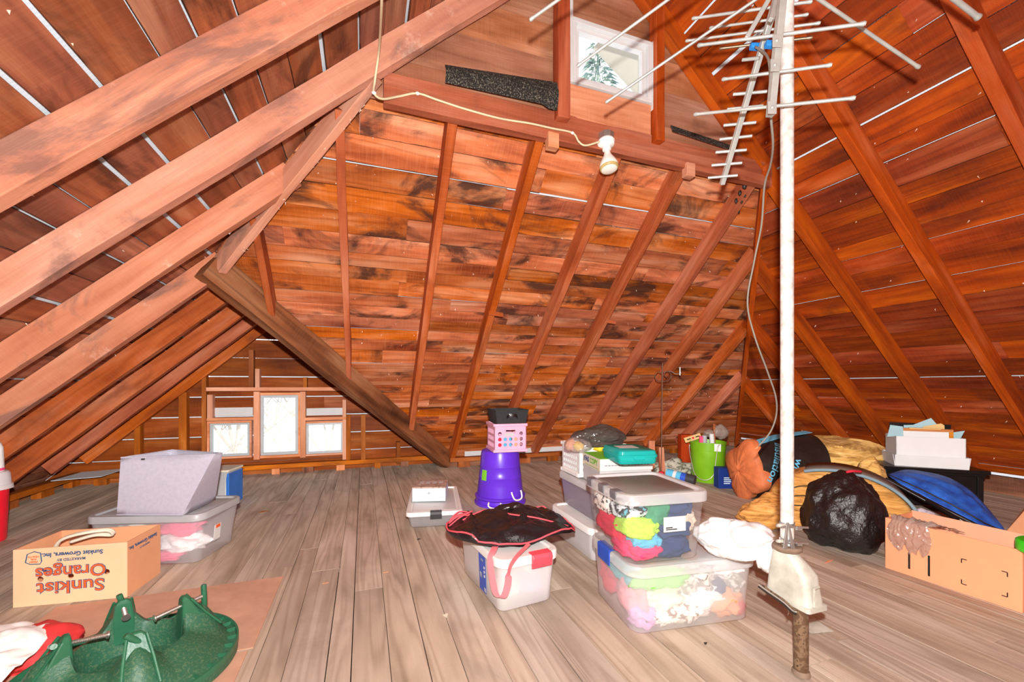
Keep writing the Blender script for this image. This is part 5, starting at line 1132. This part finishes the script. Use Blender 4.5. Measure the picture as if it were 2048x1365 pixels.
mb = MB(); pts = [V((x, .986, z))-PB for x, z in ((1.425, .255), (1.425, .31), (1.43, .317), (1.45, .32))]; mb.tube(smoothpath(pts, 4), .004, 6); mb.build('cast_rib', 'cast', box_, smooth=60)
cx = up0.dot(RT); mb = MB(); e0 = V((up0.x, up0.y, 0)); mb.lathe([(.04, .408), (.046, .413), (.048, .421), (.044, .428), (.022, .43)], 28, e0); mb.build('top_collar', 'rim_dust', box_, smooth=40)
for y in (1048, 1079):
    mb = MB(); mb.lathe([(.0225, zz(y)-.006), (.0245, zz(y)-.006), (.0245, zz(y)+.006), (.0225, zz(y)+.006)], 24, e0); cl_o = mb.build('pipe_clamp', 'steel', o, smooth=40)
    mb = MB(); mb.tube([e0+UP*zz(y)-FW*.03+RT*(-.045), e0+UP*(zz(y)-.004)-FW*.03+RT*.055], .004, 8); mb.tube([e0+UP*(zz(y)-.006)-FW*.03+RT*.012, e0+UP*(zz(y)-.006)-FW*.03+RT*.03], .008, 6); mb.build('clamp_bolt', 'steel', cl_o, smooth=60)
    mb = MB(); mb.tube(smoothpath([e0+UP*zz(y)-FW*.02+RT*(-.022), e0+UP*(zz(y)+.003)-FW*.028+RT*(-.045), e0+UP*(zz(y)-.004)-FW*.01+RT*(-.04)], 5), .007, 7); mb.build('clamp_ear', 'cast', cl_o, smooth=60)
for (xa, xb, ya, yb) in ((1565, 1557, 1040, 1090), (1567, 1573, 1040, 1095)):
    mb = MB(); p, q = e0+RT*((xa-1577)/FPX*DU)+UP*zz(ya)-FW*.028, e0+RT*((xb-1577)/FPX*DU)+UP*zz(yb)-FW*.036; mb.prism([p, p+RT*.004, q+RT*.012, q-RT*.004], -FW*.005); mb.build('bracket_arm', 'steel', o, bevel=.001)
for k, m in enumerate(('pipe_brown', 'wire', 'wire_dark')):
    mb = MB(); mb.tube(smoothpath([V((1.394-.003*k, y, z-.006*k))-PB for y, z in ((1.165, .262), (1.13, .255), (1.07, .245), (1.035, .232), (1.02, .234))], 5), .003, 6); mb.build('wire_end', m, o, smooth=180)
mb = MB(); mb.tube(smoothpath([V((1.393, y, z))-PB for y, z in ((1.05, .238), (1.055, .222), (1.05, .212), (1.054, .2))], 4), .002, 5); mb.build('wire_end', 'pipe_brown', o, smooth=180)
a = fl(1622, 1268, .003); mb = MB(); mb.obox(a, V((.1, -.02, 0)), V((.02, .09, 0)), V((0, 0, .0012))); tag(mb.build('patch_plate', 'cast'), 'thin grey metal patch on the floor behind the brown pipe', 'plate')
# ------------------------------------------------------------------ television antenna
AN = thing('television_antenna', 'old aluminium rooftop television antenna hanging beside the mast', 'antenna', pd(1555, 60, 1.4)); AO = V(AN.location)
el = []
def rod(a, b, r, mat='alu', nm='element', tip=True, par=None):
    p, q = pd(*a), pd(*b); mb = MB(); mb.tube([p, q], r, 8); L = (q-p).normalized()
    if tip:
        for e, s_ in ((p, 1), (q, -1)): mb.tube([e+L*s_*.018, e+L*s_*.004, e-L*s_*.002], [r, r*1.35, r*.9], 8)
    return mb.build(nm, mat, par or AN, True, smooth=60)
def boom(a, b, w_, nm='boom', ext=0):
    p, q = pd(*a), pd(*b); L = (q-p); p = p-L*ext; L = q-p; W_ = L.cross(FW).normalized()*w_; D_ = L.cross(W_).normalized()*w_
    mb = MB(); mb.obox(p-W_/2-D_/2, L, W_, D_); return mb.build(nm, 'alu', AN, True, bevel=.002)
boom((1561, -30, 1.46), (1444, 369, 1.93), .02); boom((1567, -30, 1.36), (1541, 232, 1.38), .022); boom((1548, -20, 1.5), (1492, 78, 1.52), .016)
boom((1541, 40, 1.42), (1552, -10, 1.44), .014, 'brace')
rod((1389, 229, 1.62), (1710, 196, 1.33), .0058); rod((1445, 159, 1.56), (1663, 130, 1.38), .0055); rod((1396, 91, 1.6), (1731, 47, 1.35), .006)
rod((1385, 37, 1.72), (1624, 3, 1.5), .0055); rod((1420, 56, 1.74), (1616, 29, 1.56), .005); rod((1372, 82, 1.76), (1640, 46, 1.53), .005)
rod((1440, 97, 1.68), (1624, 75, 1.55), .005, 'alu_rust')
rod((1212, 205, 1.75), (1560, -34, 1.45), .0055); rod((1155, 132, 1.6), (1420, -62, 1.42), .0055); rod((1060, 40, 1.45), (1200, -60, 1.4), .0055); rod((1838, 135, 1.56), (1570, -48, 1.4), .0062); rod((1958, 36, 1.52), (1820, -70, 1.42), .009)
for k, (a, b) in enumerate((((1485, 120), (1519, 116)), ((1474, 156), (1553, 144)), ((1466, 189), (1534, 183)), ((1454, 219), (1526, 212)), ((1447, 251), (1512, 245)), ((1439, 279), (1504, 272)), ((1431, 305), (1493, 300)), ((1423, 331), (1484, 326)), ((1416, 356), (1475, 351)))):
    d = 1.6+.325*(a[1]-100)/260; rod((a[0], a[1], d), (b[0], b[1], d-.04), .0062, tip=False, nm='short_element')
for (px, py, d) in ((1512, 92, 1.6), (1543, 88, 1.5)):
    c = pd(px, py, d); mb = MB(); mb.obox(c-RT*.022-UP*.011-FW*.01, RT*.044-UP*.004, UP*.02, FW*.02); mb.build('insulator', 'cyan_plastic', AN, True, bevel=.003)
for (px, py) in ((1554, 81), (1550, 130), (1545, 215)):
    c = pd(px, py, 1.345); mb = MB(); mb.obox(c-RT*.014-UP*.02, RT*.028, UP*.04, FW*.002); mb.lathe([(.006, 0), (.004, .003), (.0001, .004)], 10, c-FW*.001, -FW); mb.build('element_clip', 'alu', AN, True, bevel=.001)
mp = PB+V((up0.x, up0.y, 0)); mb = MB(); mb.lathe([(.023, 2.44), (.028, 2.44), (.028, 2.5), (.023, 2.5)], 20, V((mp.x, mp.y, 0))); mb.obox(V((mp.x, mp.y, 2.455))-RT*.05-FW*.06, RT*.07, FW*.03, UP*.03); mb.build('mast_clamp', 'steel', AN, True, bevel=.002)
# coax cable
pts = smoothpath([pd(*q) for q in ((1511, 94, 1.58), (1531, 108, 1.52), (1539, 130, 1.46), (1541, 180, 1.42), (1542, 236, 1.45), (1546, 290, 1.55), (1541, 330, 1.65), (1529, 372, 1.75), (1523, 450, 1.85), (1509, 520, 1.93), (1495, 605, 2.0), (1509, 672, 2.05), (1534, 741, 2.1), (1551, 792, 2.15), (1553, 828, 2.18), (1541, 864, 2.22), (1517, 893, 2.26))], 8)
n1 = 40; mb = MB(); mb.tube(pts, .0042, 8); o = mb.build('antenna_cable', 'coax', smooth=180); tag(o, 'grey antenna cable dangling from the antenna in front of the corner', 'cable')
mb = MB(); e = pts[-1]; d = (pts[-1]-pts[-4]).normalized()
for k in (-1, 0, 1): mb.tube([e, e+d*.02+RT*.006*k], .0012, 5)
mb.build('copper_end', 'card', o, True)
# ------------------------------------------------------------------ ceiling light and its cable
vb = VG-.011; c = pv(1212, 287, vb-.02); o = thing('bulb_fixture', 'white porcelain lampholder with flood bulb under the cross beam', 'light', c)
mb = MB(); mb.lathe([(.0001, .06), (.05, .06), (.05, .015), (.0001, .015)], 8); mb.build('junction_box', 'steel', o, bevel=.002)
tilt = V((.02, -.18, -1)).normalized()
mb = MB(); mb.lathe([(.0001, -.015), (.052, -.014), (.056, -.004), (.05, .012), (.028, .02), (.026, .045), (.0001, .046)], 28, (0, 0, 0), tilt); mb.build('lampholder', 'ceramic', o, smooth=40)
mb = MB(); mb.lathe([(.018, .046), (.02, .07), (.03, .095), (.05, .13), (.058, .155), (.056, .172), (.048, .18)], 28, (0, 0, 0), tilt); b_ = mb.build('bulb', 'bulb_glass', o, smooth=60)
mb = MB(); mb.lathe([(.0575, .166), (.0578, .172), (.053, .18), (.048, .181)], 28, (0, 0, 0), tilt); mb.build('bulb_rim', 'bulb_rim', b_, smooth=60)
mb = MB(); mb.lathe([(.049, .18), (.03, .187), (.0001, .188)], 28, (0, 0, 0), tilt); mb.build('bulb_face', 'bulb_glass', b_, smooth=60)
rp = [pv(764, -40, 1.6), pv(763, 15, 1.72), pv(758, 100, 2.12), pv(750, 160, 2.225), pv(748, 186, 2.225)]
rp2 = [pv(765, 198, 2.25), pv(798, 193, vb-.012), pv(835, 187, vb-.008), pv(875, 200, vb-.008), pv(930, 218, vb-.008), pv(1000, 237, vb-.008), pv(1060, 247, vb-.008), pv(1105, 257, vb-.008), pv(1145, 266, vb-.008), pv(1158, 284, vb-.012), pv(1172, 291, vb-.02), pv(1200, 283, vb-.03)]
mb = MB(); mb.tube(smoothpath(rp+rp2, 8), .0058, 8); o = mb.build('electric_cable', 'romex', smooth=180); tag(o, 'cream electric cable stapled along the rafter and cross beam to the light', 'cable')
for q in (rp[-1], rp2[2], rp2[8]):
    mb = MB(); mb.lump(q, (.012, .008, .009), 3, .1, 1, 2); mb.build('cable_clip', 'ceramic', o, True, smooth=60)
# ------------------------------------------------------------------ nails, splinters, chips
rnd_ = random.Random(3)
def spike(p, n, l, r_):
    t = n.orthogonal().normalized(); b = n.cross(t); mb.add([p+t*r_, p-t*r_*.5+b*r_, p-t*r_*.5-b*r_, p+n*l], [(0, 1, 3), (1, 2, 3), (2, 0, 3), (0, 2, 1)])
for n, ceil_, cnt in ((NH, chp, 300), (NR, cr, 150), (NL, cl, 110)):
    mb = MB()
    for k in range(cnt):
        if n is NH: u0 = rnd_.uniform(-.5, 5.2); z = rnd_.uniform(.3, 2.6); p = V((u0, V0-z/M, z)); ok = u0 < UR-z/M and u0 > (valley_foot-z/M if z < ZW else UL+z/M)
        elif n is NR: v = rnd_.uniform(.6, 4.5); z = rnd_.uniform(.3, 3.); p = V((UR-z/M, v, z)); ok = v < V0-z/M
        else: v = rnd_.uniform(.8, 5.2); z = rnd_.uniform(.3, 3.); p = V((UL+z/M, v, z)); ok = (v < V0-z/M and v < VG) or z < ZW
        if ok: spike(p, (n+V((rnd_.uniform(-.5, .5), rnd_.uniform(-.5, .5), rnd_.uniform(-.5, .5)))).normalized(), rnd_.uniform(.008, .024), rnd_.uniform(.002, .005))
    q = mb.build('nail_tips', 'nail', ceil_, True, norm=False); q['kind'] = 'stuff'
mb = MB()
for k in range(46):
    t = .05+.9*rnd_.random(); p = V((UL+ZG/M, VG, ZG-.025)).lerp(V((UW, VW, ZW-.025)), t)+V((.0, -.0, -.15)); p = p+V((.02, .0, 0)); spike(p+V((rnd_.uniform(-.02, .02), rnd_.uniform(-.02, .02), .01)), V((rnd_.uniform(-1, 1), rnd_.uniform(-1, 1), -.6)).normalized(), .02, .003)
hr_ = [q for q in bpy.data.objects if q.name == 'hip_rafter'][0]; q = mb.build('white_splinters', 'nail', hr_, True, norm=False); q['kind'] = 'stuff'
for (px, py, a, l, w_, m, lab) in ((516, 1026, .3, .07, .02, 'old_block', 'reddish brown wood chip on the floor in front of the gable windows'), (834, 1081, .5, .03, .012, 'wire_dark', 'dark chip on the floor left of the milky tote'), (893, 1237, 1.2, .035, .02, 'yellowed', 'cream paint flake on the floorboard left of the milky tote'), (766, 1147, .1, .03, .006, 'new_wood', 'thin pale splinter on the middle floorboards'), (645, 1169, .2, .03, .005, 'new_wood', 'thin pale splinter left of the middle floorboards'), (1410, 1291, .4, .02, .008, 'wire_dark', 'small dark chip on the floor in front of the plush toy tote'), (1650, 1128, .2, .1, .006, 'card_orange', 'bright raw scratch of wood on the floor left of the long carton')):
    p = fl(px, py, .0004); mb = MB(); c_, s_ = math.cos(a), math.sin(a); mb.prism([p, p+V((l*c_*.6, l*s_*.4, 0)), p+V((l*c_, l*s_, 0)), p+V((l*c_*.5-w_*s_, l*s_*.6+w_*c_, 0))], (0, 0, .003)); tag(mb.build('wood_chip', m), lab, 'chip')
# ------------------------------------------------------------------ outside the windows
def bare_tree(label, base, h, seed):
    rr = random.Random(seed); mb = MB()
    def br_(p, d, l, r_, k):
        pts = [p]; 
        for i in range(4): d = (d+V((rr.uniform(-.15, .15), rr.uniform(-.15, .15), rr.uniform(-.05, .1)))).normalized(); pts.append(pts[-1]+d*l/4)
        mb.tube(pts, [r_*(1-.15*i) for i in range(5)], 5)
        if k:
            for q in (pts[2], pts[3], pts[4]):
                for _ in range(2): br_(q, (d+V((rr.uniform(-.9, .9), rr.uniform(-.5, .5), rr.uniform(-.1, .6)))).normalized(), l*.55, r_*.45, k-1)
    br_(V(base), V((0, 0, 1)), h, h*.012, 3); tag(mb.build('bare_tree', 'bark', smooth=60), label, 'tree', 'bare trees outside the gable')
bare_tree('bare pale twigs of a tree seen through the centre gable window', (-1.7, 8.6, -3.2), 4.2, 4)
bare_tree('bare pale twigs of a tree seen through the left gable window', (-2.9, 8.9, -3.6), 3.9, 9)
bare_tree('bare pale twigs of a tree seen through the right gable window', (-.65, 8.8, -3.4), 3.9, 14)
rr = random.Random(5); mb = MB(); tb = V((4.95, 8.2, -1.))
for k in range(1500):
    h = rr.random()**.8; z = 3.5+5.2*(1-h); r_ = .1+1.3*h; a = rr.uniform(0, 6.28); p = V((tb.x+r_*math.cos(a)*rr.random()**.4, tb.y+r_*math.sin(a)*rr.random()**.4, z)); d = V((math.cos(a), math.sin(a), -.8)).normalized(); t = d.orthogonal().normalized()
    mb.add([p-t*.04, p+t*.04, p+d*rr.uniform(.15, .35)], [(0, 1, 2)])
mb.tube([tb, tb+V((0, 0, 9.6))], [.14, .02], 8); tag(mb.build('conifer_tree', 'leaf', norm=False), 'pale blue green tree seen through the top window', 'tree')

a, b_, c_ = pv(1190, 92, 2.95), pv(1297, 208, 2.95), pv(1345, 60, 2.95); mb = MB(); mb.prism([a, b_, c_+V((.3, 0, -.2)), c_, a+V((.25, 0, .35))], (0, .03, 0)); tag(mb.build('eave_soffit', 'siding'), 'cream painted roof overhang outside the top window, cutting it diagonally', 'soffit')

rf = [q for q in bpy.data.objects if q.get('label', '').startswith('thick end-slope rafter with tar drips')][0]
for k, (px, py, sz) in enumerate(((1489, 372, .016), (1496, 366, .012), (1480, 386, .013), (1472, 402, .012), (1483, 404, .009), (1478, 424, .008), (1490, 392, .008))):
    r = ray(px, py); t = (M*V0O-CH)/(M*r[1]+r[2]); mb = MB(); mb.lump((r[0]*t, r[1]*t, CH+r[2]*t), (sz, sz, sz*1.6), k, .3, 1.5, 2); mb.build('tar_drip', 'wire_dark', rf, True, smooth=180)
# ------------------------------------------------------------------ light
w = bpy.data.worlds.new('overcast sky'); SC.world = w; w.use_nodes = True
nt = w.node_tree; bg = nt.nodes['Background']; bg.inputs[0].default_value = (.93, .96, 1., 1); bg.inputs[1].default_value = 1.7
def lamp(name, typ, loc, power, col=(1, 1, 1), size=.05, linear=True, target=None):
    d = bpy.data.lights.new(name, typ); d.color = col; d.energy = power
    if typ == 'AREA': d.size = size
    else: d.shadow_soft_size = size
    if linear:
        d.use_nodes = True; t = d.node_tree; em = t.nodes['Emission']; fo = t.nodes.new('ShaderNodeLightFalloff')
        fo.inputs[0].default_value = 1.0; mx = t.nodes.new('ShaderNodeMath'); mx.operation = 'MULTIPLY_ADD'; t.links.new(fo.outputs[2], mx.inputs[0]); mx.inputs[1].default_value = .19
        m2 = t.nodes.new('ShaderNodeMath'); m2.operation = 'MULTIPLY'; t.links.new(fo.outputs[1], m2.inputs[0]); m2.inputs[1].default_value = .5; t.links.new(m2.outputs[0], mx.inputs[2]); t.links.new(mx.outputs[0], em.inputs[1])
    o = bpy.data.objects.new(name, d); COL.objects.link(o); o.location = loc
    if target: o.rotation_euler = (V(target)-V(loc)).to_track_quat('-Z', 'Y').to_euler()
    return o
lamp('camera_flash', 'POINT', (0, -.03, CH+.16), 150, (1, .985, .96), .02)
lamp('bounce_fill', 'AREA', (.6, -.9, 1.9), 4, (1, .93, .86), 1.6, target=(1.4, 3., .9))  # added soft fill lamp behind the camera, no real source there
for (c, sx, sz, vv) in (((WC[0]+WC[1])/2, WC[1]-WC[0], (WC[2]+WC[3])/2, VE), ((WL[0]+WL[1])/2, WL[1]-WL[0], (WL[2]+WL[3])/2, VE), ((WRt[0]+WRt[1])/2, WRt[1]-WRt[0], (WRt[2]+WRt[3])/2, VE), ((wg[0]+wg[1])/2, wg[1]-wg[0], (wg[2]+wg[3])/2, VG+.08)):
    d = bpy.data.lights.new('window_daylight', 'AREA'); d.shape = 'RECTANGLE'; d.size = sx; d.size_y = sx; d.cycles.is_portal = True
    o = bpy.data.objects.new('window_daylight', d); COL.objects.link(o); o.location = (c, vv+.03, sz); o.rotation_euler = (R(-90), 0, 0)
vs = SC.view_settings; vs.view_transform = 'Standard'; vs.look = 'None'; vs.exposure = 0; vs.gamma = 1
